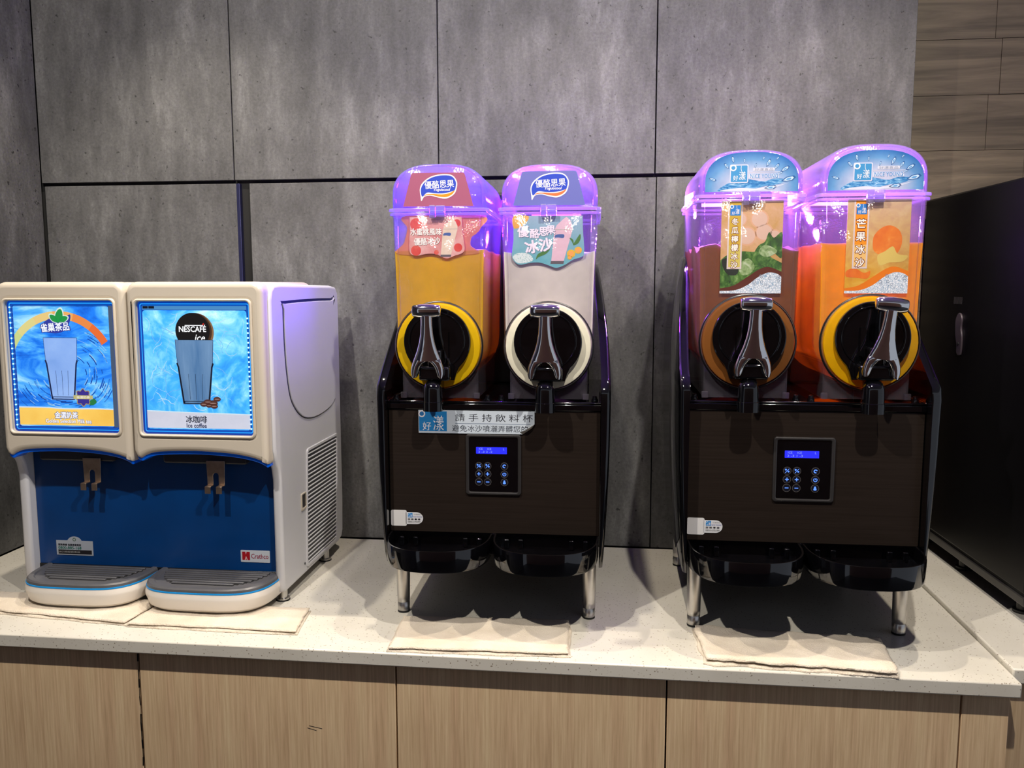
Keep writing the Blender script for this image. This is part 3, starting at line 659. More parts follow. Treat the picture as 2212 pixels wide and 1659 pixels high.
def slush_machine(label, loc, rz, sc, tanks, disp):
    r = thing('slush_machine', label, 'drink machine', loc, rz, None, sc)
    MB().box(-.187, .187, .004, .40, .118, .393).obj('body', 'black_satin', r, bevel=.004)
    MB().plate([rrect(-.1885, .1885, .158, .381, .002)], -.003, .0038, .001).obj('front_panel', 'tinted_steel', r)
    mb = MB(); mb.box(-.190, .190, -.006, .40, .3815, .3935); mb.box(-.190, .190, -.006, -.001, .3935, .3975); mb.box(-.190, -.186, -.006, .3, .3935, .3985); mb.box(.186, .190, -.006, .3, .3935, .3985)
    mb.obj('top_deck', 'black_gloss', r, bevel=.0018)
    for x in (-.178, .012, -.012, .178):
        mb = MB(); mb.lathe([(.006, 0), (.006, .006), (.004, .009), (.004, .012), (.0015, .013)], (x, .016, .3936), 'z', 12)
        mb.obj('deck_knob', 'black_gloss', r)
    # side wings: bulged panels rising behind the tanks
    def ext(z):
        A = [(.105, -.018, .28), (.118, -.024, .33), (.145, -.026, .37), (.22, -.026, .395), (.36, -.026, .405), (.405, -.028, .41), (.425, -.024, .41), (.44, -.004, .41), (.475, .040, .41), (.53, .105, .408), (.575, .17, .402), (.61, .215, .395), (.632, .245, .385), (.642, .265, .37)]
        for i in range(len(A)-1):
            if A[i][0] <= z <= A[i+1][0]:
                u = (z-A[i][0])/(A[i+1][0]-A[i][0]); return tuple(A[i][d]*(1-u)+A[i+1][d]*u for d in (1, 2))
        return A[-1][1:]
    zs = [.105, .110, .118, .13, .145, .18, .22, .27, .32, .36, .39, .405, .415, .425, .44, .455, .475, .5, .53, .555, .575, .595, .61, .622, .632, .642]
    for s in (-1, 1):
        mb = MB(); rings = []
        for z in zs:
            a, b_ = ext(z)
            xo = .2055-(.024*((z-.41)/.23)**2 if z > .41 else .011*((.41-z)/.3)**2)
            xi = xo-.0165 if z > .42 else .1895-.0002
            q = .006
            rings.append([(s*xi, a, z), (s*(xo-q), a, z), (s*(xo-.0015), a+.0025, z), (s*xo, a+q, z), (s*(xo+.001), (a+b_)/2, z), (s*xo, b_-q, z), (s*(xo-q), b_, z), (s*xi, b_, z)])
        mb.loft(rings); mb.obj('side_panel', 'black_gloss', r, angle=50)
    mb = MB().plate([rrect(-.165, .165, .394, .792, (.002, .03, .03, .002))], .312, .36, .006); mb.obj('rear_cover', 'black_satin', r)
    # control panel
    zc = .284
    cp = MB().plate([rrect(-.0495, .0495, zc-.0545, zc+.0545, .005), rrect(-.0435, .0435, zc-.0495, zc+.0495, .003)], -.0075, -.0025, .0018).plate([rrect(-.045, .045, zc-.051, zc+.051, .003)], -.0045, -.003, 0, 1).obj('control_panel', ['frame_grey', 'black_gloss'], r)
    P = Print(-.0050); P.base(rrect(-.031, .024, zc+.0195, zc+.0315, .0006), glow('lcd', (44, 48, 255), 1.0, (0, 0, 40)) if 'lcd' not in MATS else 'lcd', .0004)
    lc = lit((130, 150, 255), 1.0)
    P.text('ICE', -.0225, zc+.0283, .0036, lc, 2, bold=.0).text('ICE', -.0072, zc+.0283, .0036, lc, 2).text('L', .0185, zc+.0283, .0036, lc, 2)
    P.text(disp, -.0270, zc+.0228, .0036, lc, 2, align='L', width=.025); P.obj('display', cp)
    ib = lit((90, 140, 255), 1.2)
    for cx, col in ((-.0262, 0), (-.0105, 1), (.0195, 2)):
        for j, cz in enumerate((zc-.0025, zc-.0170, zc-.0315)):
            P = Print(-.0052); P.base(circ(cx, cz, .0066, 28), ink((90, 86, 84)), .0006, [circ(cx, cz, .0060, 28)])
            P.poly(circ(cx, cz, .0060, 24), ink((4, 5, 22)), 0)
            if col < 2 and j == 0:
                P.line([(cx-.003, cz-.0035), (cx+.003, cz+.0035)], .0009, ib, 2); P.poly(circ(cx-.0022, cz+.002, .0016, 12), ib, 2); P.poly(circ(cx+.0022, cz-.0012, .0015, 12), ib, 2)
            elif col < 2:
                P.poly(rrect(cx-.003, cx+.003, cz-.0007, cz+.0007, .0002), ib, 2)
                if j == 1: P.poly(rrect(cx-.0007, cx+.0007, cz-.003, cz+.003, .0002), ib, 3)
            elif j == 0: P.poly(circ(cx, cz, .0032, 16, None, 20, 300)+circ(cx, cz, .0016, 16, None, 20, 300)[::-1], ib, 2)
            elif j == 1:
                P.poly(circ(cx, cz, .0034, 20, None, 120, 420)+circ(cx, cz, .0022, 20, None, 120, 420)[::-1], ib, 2); P.poly(rrect(cx-.0005, cx+.0005, cz, cz+.003, .0002), ib, 3)
            else: P.poly(cr([(cx-.0012, cz+.0032), (cx+.0012, cz+.0032), (cx+.0016, cz+.001), (cx+.0024, cz-.001), (cx+.002, cz-.003), (cx-.002, cz-.003), (cx-.0024, cz-.001), (cx-.0016, cz+.001)], 3), ib, 2)
            P.obj('button', cp)
    # service sticker (its square code is left blank)
    P = Print(-.0037); x0, z0 = -.1875, .168
    O = rrect(x0, x0+.029, z0, z0+.029, .003); P.base(O, ink((216, 214, 212)), .0006)
    P.base([(x0+.027, z0+.0035)] + [(x0+.0475+.0115*math.cos(a), z0+.0145+.0108*math.sin(a)) for a in [math.radians(-90+180*i/12) for i in range(13)]] + [(x0+.027, z0+.0253)], ink((214, 214, 216)), .0006)
    drop_logo(P, x0+.0355, z0+.020, .0085, ink((40, 130, 196)), None, 1)
    P.text('好漾食品', x0+.0485, z0+.0215, .0026, ink((150, 150, 156)), 2, width=.012)
    P.text('NICE YOUNG', x0+.0488, z0+.0172, .0021, ink((70, 90, 160)), 2, bold=.02, width=.0165)
    P.text('服 務 專 線', x0+.0425, z0+.0125, .0034, BLK, 2, bold=.03, width=.023).text('0800-070399', x0+.0425, z0+.0078, .0032, ink((50, 56, 50)), 2, bold=.01, width=.023)
    P.obj('service_sticker', r)
    # two half round drip trays
    for s in (-1, 1):
        xc = s*.0945; mb = MB()
        def D(k, dy=0, yb=-.0032):
            return [(xc+.0925*k*math.copysign(abs(math.cos(q))**.8, math.cos(q)), yb-.006-(.112+dy)*k*abs(math.sin(q))**.75) for q in [-PI*i/26 for i in range(27)]] + [(xc-.0925*k, yb), (xc+.0925*k, yb)]
        out = [(z, k) for z, k in ((.1200, .965), (.1212, .985), (.125, .993), (.157, 1.0), (.1585, .995), (.158, .965), (.136, .94), (.1355, .9))]
        mb.loft([[(x, y, z) for x, y in D(k)] for z, k in out]); dt = mb.obj('drip_tray', 'black_gloss', r, angle=45)
        for u in (-.07, -.045, .045, .07):
            MB().box(xc+u-.004, xc+u+.004, -.020, -.0145, .1358, .1525).obj('tray_hook', 'black_gloss', dt, bevel=.001)
    MB().box(-.187, .187, -.0030, .02, .1185, .1575).obj('tray_support', 'black_gloss', r, bevel=.001)
    for x in (-.171, .171):
        for y in (.016, .34):
            lg = MB().lathe([(.0128, .1185), (.0126, .10), (.0116, .03), (.0112, .0205), (.0106, .020), (.0106, .0195), (.0112, .019), (.0108, .0035)], (x, y, 0), 'z', 24).obj('leg', 'steel', r, angle=60)
            MB().lathe([(.0112, .0036), (.0112, .0008), (.0098, 0)], (x, y, 0), 'z', 20).obj('rubber_foot', 'rubber', lg)
    for s, cfg in zip((-1, 1), tanks): tank(r, s*TXC, cfg)
    return r

slush('slush_yellow', (240, 198, 16), .4); slush('slush_cream', (234, 229, 206), .15); slush('slush_brown', (150, 92, 40)); slush('slush_mango', (240, 186, 8))
VIO = (.10, .004, 1.0); PUR = (.34, .045, 1.0); MAG = (.48, .13, 1.0)
mA = slush_machine('black twin slush machine with a paper notice, yellow and white drinks inside', (.903, -.450, 0), math.radians(1.0), 1.0, [
    dict(label='tank of yellow slush under a violet lit lid with pink sign', drink='slush_yellow', drink_label='yellow slush', level=.662, amp=.003, seed=1.3, lid_top=.811, lamp=7.5, glow=.30, inner_fill=.10, col=VIO, header=header_yogurt(.0062, flat('pink_board', (156, 82, 112)), ink((226, 140, 20))), poster=poster_peach(.0066), film=True, hx=-.010, lx=.03),
    dict(label='tank of cream white slush under a purple lit lid with blue sign', drink='slush_cream', drink_label='cream white slush', level=.657, amp=.006, seed=4.1, lid_top=.808, lamp=4.2, glow=.05, inner_fill=.02, col=PUR, header=header_yogurt(.0062, flat('blue_board', (100, 104, 178)), ink((228, 110, 60))), poster=poster_orange(.0066), hx=-.003)],
    '2 -3 2 -2')
mB = slush_machine('black twin slush machine beside the black appliance, brown and orange drinks inside', (1.434, -.461, 0), math.radians(.3), 1.022, [
    dict(label='tank of brown slush under a mauve lit lid', drink='slush_brown', drink_label='brown slush', level=.648, amp=.014, seed=9.7, lid_top=.806, lamp=5.5, inner_fill=.3, col=MAG, header=header_ice(.0062), poster=poster_vertical(.0066, .003, '冬瓜檸檬冰沙', ink((196, 160, 60)), ink((196, 178, 90)), 'melon', 0), lx=-.05, hx=.001, tilt=.02),
    dict(label='tank of orange slush under a mauve lit lid', drink='slush_mango', drink_label='orange slush', level=.655, amp=.002, seed=2.2, lid_top=.812, lamp=6.5, inner_fill=.9, col=MAG, header=header_ice(.0062), poster=poster_vertical(.0066, .008, '芒果冰沙', ink((230, 140, 30)), ink((226, 180, 110)), 'mango', 0), lx=-.055, hx=.004, tilt=.10)],
    '2 -3 1 -3')
# paper notice on the first machine's front, lower right corner curled
P = Print(-.0052); zt, zb = .3805, .3395
P.base([(-.134, zb), (.052, zb), (.068, zb+.011), (.073, zb+.018), (.073, zt), (-.134, zt)], ink((196, 206, 216)), .0006)
P.poly([(-.133, zb+.0035), (-.083, zb+.0035), (-.083, zt-.002), (-.133, zt-.002)], ink((30, 124, 190)), 1)
P.poly([circ(-.128, zt-.0065, .0062, 22), circ(-.128, zt-.0065, .004, 22)], WHITE, 2); P.poly(circ(-.128, zt-.0065, .004, 16), ink((40, 110, 170)), 2)
P.text('好', -.119, zb+.0125, .0150, WHITE, 3, bold=.005).text('漾', -.098, zb+.018, .027, WHITE, 3, width=.019)
P.text('請 手 持 飲 料 杯', .001, zt-.0125, .0135, ink((36, 36, 44)), 2, width=.138)
P.poly(rrect(-.068, .066, zt-.0235, zt-.0228, .0001), ink((70, 90, 120)), 2)
P.text('避免冰沙噴灑弄髒您的', -.006, zb+.0092, .0118, ink((30, 36, 50)), 2, width=.135)
nt_ = P.obj('paper_notice', mA)
MB().add([(.052, -.0054, zb), (.068, -.0054, zb+.011), (.073, -.0054, zb+.018), (.066, -.009, zb+.0135), (.058, -.0105, zb+.0085), (.047, -.0085, zb+.004)], [(0, 1, 4, 5), (1, 2, 3, 4)]).obj('curled_corner', ink((206, 196, 176)), nt_)

# ------------------------------------------------------------------ blue and white twin dispenser (world aligned, origin on the worktop)
dx0 = .240
d = thing('juice_dispenser', 'white and blue twin cold drink dispenser with backlit pictures', 'drink machine', (dx0, -.41, 0))
# body block
prof = [(.335, .03), (.337, .57), (.325, .594), (.30, .600), (-.01, .604), (-.03, .598), (-.03, .302), (.003, .301), (.003, .045), (.02, .026), (.32, .024)]
MB().plate([prof], -.247, .244, .004, plane='yz').obj('body', 'white_side', d, smooth=True)
for s, xa, xb in ((-1, -.266, -.2472), (1, .2442, .2615)):
    sp = rrect(-.041, .336, .022, .6025, .012)
    sp = [(-.012, .022), (.30, .024), (.325, .030), (.334, .045), (.339, .12), (.3395, .56), (.336, .585), (.322, .597), (.29, .600), (.0, .6035), (-.026, .602), (-.04, .594), (-.047, .575), (-.047, .302), (-.041, .282), (-.030, .262), (-.025, .240), (-.025, .032), (-.020, .024)]
    sd = MB().plate([sp], xa, xb, .006, plane='yz', seg=3).obj('side_panel', 'white_side', d)
    if s == 1:
        K = [(.009, .562), (.02, .572), (.285, .573), (.300, .562), (.303, .372), (.292, .350), (.262, .338), (.2, .331), (.14, .332), (.09, .343), (.05, .368), (.027, .400), (.012, .47)]
        K = cr(K, 3)
        MB().plate([K], xb-.0005, xb+.0002, plane='yz').obj('side_groove', flat('deep_blue', (14, 16, 70)), d, smooth=False)
        kc = (.155, .455); K2 = [(kc[0]+(a-kc[0])*.975, kc[1]+(b_-kc[1])*.972-.002) for a, b_ in K]
        MB().plate([K2], xb-.0003, xb+.0028, .0012, plane='yz').obj('side_cover', 'white_side', d)
        # vent opening with slats
        V = rrect(.116, .300, .040, .268, .008); V = [(a+((.268-z)/.228)*-.018*(1 if a < .2 else 1.2), z) for a, z in V]
        Vo = [(.2+(a-.2)*1.06, .154+(z-.154)*1.05) for a, z in V]
        MB().plate([V], xb-.001, xb+.0003, plane='yz').obj('vent_shade', 'dark_grey', d, smooth=False)  # dark plate on the face stands in for shade behind the slats
        MB().plate([Vo, V], xb-.002, xb+.0026, .0008, plane='yz').obj('vent_frame', 'white_side', d)
        slat = None
        for k in range(27):
            z = .0435+k*.0084; off = (.268-z)/.228*-.018
            if slat is None:
                slat = MB().add([(xb+.0004, -.089, .0), (xb+.0024, -.089, -.0008), (xb+.0024, -.089, .0008), (xb+.0004, -.089, .0012), (xb+.0004, .090, .0), (xb+.0024, .090, -.0008), (xb+.0024, .090, .0008), (xb+.0004, .090, .0012)],
                              [(0, 1, 2, 3), (4, 7, 6, 5), (0, 4, 5, 1), (1, 5, 6, 2), (2, 6, 7, 3), (3, 7, 4, 0)]).obj('slat', 'white_side', d, smooth=False); so = slat
            else:
                so = slat.copy(); C.objects.link(so)
            so.location = (0, .208+off*1.1, z)
        MB().plate([rrect(.073, .100, .156, .190, .003), rrect(.077, .099, .160, .187, .002)], xb-.001, xb+.0022, .0006, plane='yz').obj('finger_slot', 'white_plastic', d)
        MB().plate([rrect(.077, .099, .160, .187, .002)], xb-.001, xb+.0003, plane='yz').obj('slot_recess', 'frame_grey', d, smooth=False)
        MB().lathe([(.0025, 0), (.0025, .001)], (xb, .085, .045), 'x', 12).obj('screw', 'dark_grey', d)
# blue splash panel
MB().plate([rrect(-.2465, .2437, .046, .30, .003)], -.004, .0025, .001).obj('splash_panel', 'blue_panel', d)
MB().box(-.2465, .2437, -.006, .02, .040, .0575).obj('splash_ledge', 'black_satin', d, bevel=.001)
def front_cover(x0, x1, screen, name_seed, last):
    sx0, sx1, sz0, sz1 = screen; w_ = x1-x0
    top = rrect(x0, x1, .30, .6075, (.001, .020, .020, .001), 8)[9:27]
    O = [(x1, .31)] + top + [(x0, .31)]
    # scalloped lower edge
    low = [(x0+w_*u, z) for u, z in ((0, .300), (.02, .289), (.05, .2855), (.08, .290), (.14, .2955), (.25, .2985), (.45, .300), (.62, .2985), (.76, .2955), (.87, .2905), (.94, .285), (.99, .2785), (1.0, .290))]
    O = O + cr(low, 4, False)
    hole = rrect(sx0, sx1, sz0, sz1, .007)
    mb = MB().plate([O, hole], -.070, -.028, .010, seg=5)
    c = mb.obj('front_cover', 'white_plastic', d, angle=50)
    # rim of the window, lining painted bright blue for screen light leaking under the scallop
    MB().plate([rrect(sx0-.005, sx1+.005, sz0-.005, sz1+.005, .010), rrect(sx0, sx1, sz0, sz1, .007)], -.0735, -.066, .0028, seg=3).obj('window_rim', 'white_plastic', c)
    bl = cr(low, 4, False)
    MB().plate([[(x1-.004, .315), (x0+.004, .315)] + [(min(max(a, x0+.004), x1-.004), z-.0062) for a, z in bl]], -.062, -.030, .002).obj('blue_leak_lining', 'blue_leak', c)
    return c
cA = front_cover(-.256, -.0035, (-.236, -.0245, .3315, .5735), 1, False)
cB = front_cover(-.0005, .256, (.0185, .2315, .3315, .5725), 2, True)
# top shells going back from the covers
for x0, x1 in ((-.256, -.0035), (-.0005, .256)):
    MB().plate([rrect(x0, x1, .50, .6070, (.001, .020, .020, .001), 8)], -.029, .19, .006, seg=3).obj('top_shell', 'white_plastic', d)
# backlit pictures
LB = lit((40, 170, 255), 1.3)
def window_base(P, sx0, sx1, sz0, sz1, m):
    P.base(rrect(sx0-.003, sx1+.003, sz0-.003, sz1+.003, .006), glow('window_glow_%d' % int(sx0*1000), (0, 70, 190), .55), .001)
    for k, (g, mm) in enumerate(((.0035, lit((30, 150, 250), 1.0)), (.0065, lit((10, 90, 200), .7)))):
        P.poly([rrect(sx0+g, sx1-g, sz0+g, sz1-g, .004), rrect(sx0+g+.0018, sx1-g-.0018, sz0+g+.0018, sz1-g-.0018, .003)], mm, 1+k)
def tumbler(P, x, z, w_, h, body, dark, L):
    T = lambda u, v: (x+u*w_/2, z+v*h)
    P.poly([T(-1, 1), T(1, 1), T(.93, .62), T(.72, .05), T(-.72, .05), T(-.93, .62)], body, L)
    P.line([T(-1, 1), T(1, 1)], .0008, dark, L+1)
    for s in (-1, 1):
        P.line([T(s*1.0, 1), T(s*.93, .66)], .0007, dark, L+1)
        P.line([T(s*.95, .66), T(s*.88, .6), T(s*.84, .5), T(s*.66, .07)], .0030, dark, L+1)
    P.poly([T(-.70, .10), T(.70, .10), T(.68, .055), T(-.68, .055)], dark, L+1); P.poly([T(-.6, .09), T(.6, .09), T(.6, .07), T(-.6, .07)], body, L+2)
    for u in (-.35, 0, .35): P.line([T(u*1.05, .5), T(u*.9, .12)], .0006, dark, L+1)
P = Print(-.0625); sx0, sx1, sz0, sz1 = -.236, -.0245, .3315, .5735
window_base(P, sx0, sx1, sz0, sz1, None)
px0, px1, pz0, pz1 = sx0+.011, sx1-.014, sz0+.010, sz1-.009
PX = lambda u: px0+(px1-px0)*u
PZ = lambda v: pz0+(pz1-pz0)*v
P.poly(rrect(px0, px1, pz0, pz1, .004), 'backlit_waves', 3)
P.poly([(px1, pz0), (sx1-.006, pz0), (sx1-.006, pz1), (px1, pz1)], lit((92, 110, 140), .5), 3)
rn = random.Random(11)
for k in range(150):    # printed streaks swirling round the glass
    a = rn.uniform(-2.9, .9); rr_ = rn.uniform(.24, .62); da = rn.uniform(.12, .4)
    Q = [(PX(.5+rr_*.95*math.cos(a+da*i/5)), PZ(.44+rr_*.62*math.sin(a+da*i/5))) for i in range(6)]
    if all(px0 < q[0] < px1 and PZ(.16) < q[1] < pz1 for q in Q): P.line(Q, rn.uniform(.0006, .0022), lit(((10, 66, 160), (150, 205, 248), (20, 90, 190))[k % 3], .75), 5)
def band(r0, r1, a0, a1, m, L):
    f_ = lambda r, a: (min(max(PX(.47+r*math.cos(a)), px0), px1), PZ(.44+r*.86*math.sin(a)))
    n = 12; P.poly([f_(r1, a0+(a1-a0)*i/n) for i in range(n+1)]+[f_(r0, a1+(a0-a1)*i/n) for i in range(n+1)], m, L)
for k, m_ in enumerate((lit((236, 110, 50), .8), lit((238, 140, 70), .8), lit((240, 176, 100), .8), lit((236, 204, 130), .8), lit((226, 214, 140), .8), lit((205, 216, 140), .8), lit((170, 214, 150), .8))):
    a = math.radians(32+k*21); band(.525, .60, a, a+math.radians(21.3), m_, 6)
P.poly([(px0, pz0+.002), (px1, pz0+.002), (px1, PZ(.145)), (PX(.75), PZ(.15)), (PX(.5), PZ(.146)), (PX(.25), PZ(.155)), (px0, PZ(.155))], 'backlit_goldband', 7)
P.line(cr([(px0, PZ(.158)), (PX(.3), PZ(.157)), (PX(.5), PZ(.149)), (PX(.8), PZ(.153)), (px1, PZ(.148))], 5, False), .0022, lit((210, 226, 240), .8), 8)
tumbler(P, PX(.48), PZ(.195), .066, .121, MATS['backlit_glass'], lit((24, 38, 84), .6), 8)
P.poly(cr([(PX(.30), PZ(.845)), (PX(.40), PZ(.90)), (PX(.5), PZ(.885)), (PX(.60), PZ(.93)), (PX(.59), PZ(.86)), (PX(.52), PZ(.79)), (PX(.42), PZ(.775)), (PX(.32), PZ(.79))], 4), lit((52, 64, 170), .7), 8)
for (u, v, an, l) in ((.485, .915, 75, .030), (.43, .895, 140, .022), (.525, .89, 20, .022)):
    c_, s_ = math.cos(math.radians(an)), math.sin(math.radians(an)); Q = cr([(-.5, 0), (-.1, .26), (.3, .2), (.5, 0), (.3, -.2), (-.1, -.26)], 4)
    for kk, mm, LL in ((1.12, lit((220, 236, 230), .8), 9), (.9, lit((30, 150, 70), .8), 10)):
        P.poly([(PX(u)+l*kk*(a*c_-b_*s_), PZ(v)+l*kk*(a*s_+b_*c_)) for a, b_ in Q], mm, LL)
P.text('雀巢茶品', PX(.435), PZ(.825), .0155, lit((50, 60, 160), .7), 11, bold=.09, rot=.07, width=.058).text('雀巢茶品', PX(.435), PZ(.825), .015, lit((236, 240, 250), .9), 12, bold=.03, rot=.07, width=.056)
bx, bz = PX(.69), PZ(.245)
P.poly([(bx+(.0155+.002*math.cos(8*a))*math.cos(a), bz+(.0155+.002*math.cos(8*a))*math.sin(a)) for a in [2*PI*i/40 for i in range(40)]], lit((190, 160, 90), .7), 12)
P.poly([(bx+(.0138+.002*math.cos(8*a))*math.cos(a), bz+(.0138+.002*math.cos(8*a))*math.sin(a)) for a in [2*PI*i/40 for i in range(40)]], lit((60, 50, 150), .7), 13)
P.poly(cr([(bx+.008, bz-.011), (bx+.02, bz-.002), (bx+.026, bz-.008), (bx+.018, bz-.014)], 4), lit((40, 130, 70), .7), 11)
P.poly([(bx-.019, bz-.003), (bx+.019, bz-.003), (bx+.019, bz+.004), (bx-.019, bz+.004)], lit((206, 196, 130), .7), 14)
P.text('金選奶茶', bx, bz+.0005, .0045, lit((250, 246, 230), .7), 15, bold=.03, width=.026)
P.text('金選奶茶', PX(.50), PZ(.095), .0125, lit((70, 90, 150), .6), 9, bold=.09, width=.046).text('金選奶茶', PX(.50), PZ(.095), .012, lit((240, 240, 250), .9), 10, bold=.03, width=.045)
P.text('Golden Selection Milk tea', PX(.52), PZ(.045), .0078, lit((70, 90, 150), .6), 9, bold=.07, width=.091).text('Golden Selection Milk tea', PX(.52), PZ(.045), .0072, lit((240, 240, 250), .9), 10, bold=.025, width=.090)
sc = P.obj('picture_screen', cA)
def leds(x, z0, z1, n, par):
    mb = MB()
    for k in range(n): mb.lathe([(.0015, 0), (.0015, -.0012), (.0006, -.0018)], (x, -.0645, z0+(z1-z0)*k/(n-1)), 'y', 8)
    mb.obj('led_strip', glow('led_dots', (150, 225, 255), 2.2) if 'led_dots' not in MATS else 'led_dots', par)
leds(sx0+.0065, sz0+.012, sz1-.012, 24, cA)
P = Print(-.0625); sx0, sx1, sz0, sz1 = .0185, .2315, .3315, .5725
window_base(P, sx0, sx1, sz0, sz1, None)
px0, px1, pz0, pz1 = sx0+.0085, sx1-.0085, sz0+.009, sz1-.016
P.poly(rrect(px0, px1, pz0, pz1, .005), 'backlit_ice', 3)
P.poly([(px0, pz1+.001), (px1, pz1+.001), (px1, sz1-.008), (px0, sz1-.008)], lit((80, 150, 210), .7), 3)
P.poly([(px0+.001, sz1-.013), (px0+.011, sz1-.013), (px0+.011, sz1-.0085), (px0+.001, sz1-.0085)], lit((16, 20, 40), .5), 4).poly([(px0+.012, sz1-.013), (px0+.023, sz1-.013), (px0+.023, sz1-.0085), (px0+.012, sz1-.0085)], lit((16, 20, 40), .5), 4)
rn = random.Random(21)
for k in range(130):   # printed ice fractures
    u, v = rn.uniform(.02, .98), rn.uniform(.18, .98); Q = [(PX(u), PZ(v))]
    a = rn.uniform(0, 2*PI)
    for i in range(4):
        a += rn.uniform(-.8, .8); Q.append((Q[-1][0]+.007*math.cos(a), Q[-1][1]+.007*math.sin(a)))
    if all(px0 < q[0] < px1 and PZ(.15) < q[1] < pz1 for q in Q): P.line(Q, rn.uniform(.0003, .0011), lit(((200, 232, 250), (120, 190, 240), (160, 214, 246))[k % 3], .75), 4)
P.poly([(px0, pz0+.002), (px1, pz0+.002), (px1, PZ(.13)), (PX(.7), PZ(.135)), (PX(.4), PZ(.14)), (px0, PZ(.152))], 'backlit_greyband', 7)
P.line(cr([(px0, PZ(.154)), (PX(.4), PZ(.143)), (PX(.7), PZ(.138)), (px1, PZ(.132))], 5, False), .002, lit((214, 230, 240), .8), 8)
cx_, cz_ = PX(.48), PZ(.83)
P.poly(circ(cx_+.006, cz_-.002, .034, 40), lit((160, 120, 80), .6), 8).poly(circ(cx_+.003, cz_-.001, .0335, 40), lit((90, 60, 40), .5), 9).poly(circ(cx_, cz_, .0325, 40), lit((24, 20, 22), .5), 10)
P.text('NESCAFÉ', cx_, cz_+.0045, .0125, lit((244, 244, 248), .9), 11, bold=.03, width=.051).text('ice', cx_+.014, cz_-.0125, .0115, lit((244, 244, 248), .9), 11, bold=.02, shear=.25)
P.line([(cx_+.0195, cz_+.0105), (cx_+.0215, cz_+.0135)], .0022, lit((220, 50, 40), .8), 12)
P.poly(rrect(cx_-.0145, cx_+.0205, cz_+.0092, cz_+.0105, .0002), lit((244, 244, 248), .9), 11)
tumbler(P, PX(.49), PZ(.185), .072, .1230, MATS['backlit_darkglass'], lit((20, 30, 50), .5), 12)
for (u, v, r_) in ((.60, .235, .008), (.65, .225, .009), (.69, .26, .007), (.56, .215, .007), (.66, .20, .007), (.61, .205, .006)):
    P.poly(circ(PX(u), PZ(v), r_, 18, r_*.62), lit((96, 58, 50), .6), 16).poly(circ(PX(u), PZ(v), r_*.7, 12, r_*.1), lit((190, 150, 140), .6), 17)
P.text('冰咖啡', PX(.48), PZ(.085), .0135, lit((24, 30, 56), .6), 9, bold=.02, width=.040).text('Ice coffee', PX(.48), PZ(.033), .0078, lit((24, 40, 90), .6), 9, bold=.03, width=.038)
P.obj('picture_screen', cB)
leds(sx1-.006, sz0+.012, sz1-.030, 24, cB)
# nozzle hoods, cup levers
for x0, x1, lx, yo in ((-.220, -.066, -.111, 0), (.031, .196, .136, 0)):
    h = MB().plate([rrect(x0, x1, .268, .300, .006)], -.024, -.0045, .003).obj('nozzle_hood', 'dark_grey', d)
    O = [(lx-.018, .275), (lx+.018, .275), (lx+.0165, .229), (lx+.0055, .229)] + [(lx+.0055*math.cos(a), .247+.0055*math.sin(a)) for a in [PI*i/8 for i in range(9)]] + [(lx-.0055, .229), (lx-.0165, .229)]
    mb = MB().plate([O], -.0275, -.0255, .0004)
    for s in (-1, 1):
        mb.box(lx+s*.011-.0055, lx+s*.011+.0055, -.039, -.0255, .2275, .2292); mb.box(lx+s*.011-.0055, lx+s*.011+.0055, -.0405, -.0388, .2155, .2285)
    mb.obj('cup_lever', 'worn_steel', d, bevel=.0004)
# stickers on the blue panel
P = Print(-.0048); x0, z0, w_, h_ = -.2095, .0755, .0765, .029
O = [(x0, z0), (x0+w_, z0), (x0+w_, z0+h_)] + [(x0+w_*.5+.0155*math.cos(math.radians(a)), z0+h_-.004+.0125*math.sin(math.radians(a))) for a in range(20, 161, 10)] + [(x0, z0+h_)]
P.base(O, ink((150, 156, 166)), .0006); P.poly(rrect(x0+.0035, x0+w_-.003, z0+.002, z0+.0105, .0005), BLK, 1)
P.text('服務專線 雀巢專業餐飲', x0+.028, z0+.0205, .0042, ink((14, 16, 30)), 2, bold=.05, width=.048).text('0800-885-168', x0+.028, z0+.0145, .0058, ink((0, 84, 74)), 2, bold=.05, width=.048)
P.text('24小時服務專線', x0+.026, z0+.0062, .0036, ink((150, 150, 150)), 2, width=.046)
P.poly([circ(x0+w_*.5, z0+h_+.0025, .0034, 18), circ(x0+w_*.5, z0+h_+.0025, .0022, 18)], ink((50, 80, 50)), 2)
P.obj('hotline_sticker', d)
P = Print(-.0048); x0, z0 = .1685, .0745
P.base(rrect(x0, x0+.058, z0, z0+.0235, .0015), ink((178, 184, 192)), .0006); P.poly(rrect(x0+.003, x0+.0185, z0+.004, z0+.0205, .0008), ink((150, 14, 26)), 1)
P.poly([(x0+.0085, z0+.0205), (x0+.0105, z0+.015), (x0+.0125, z0+.0205)], ink((190, 150, 160)), 2).poly([(x0+.0075, z0+.004), (x0+.0107, z0+.012), (x0+.0140, z0+.004), (x0+.0122, z0+.004), (x0+.0107, z0+.008), (x0+.0093, z0+.004)], ink((200, 170, 170)), 2)
P.text('Crathco', x0+.038, z0+.0122, .0095, ink((130, 16, 50)), 2, bold=.02, width=.034)
P.obj('maker_badge', d)
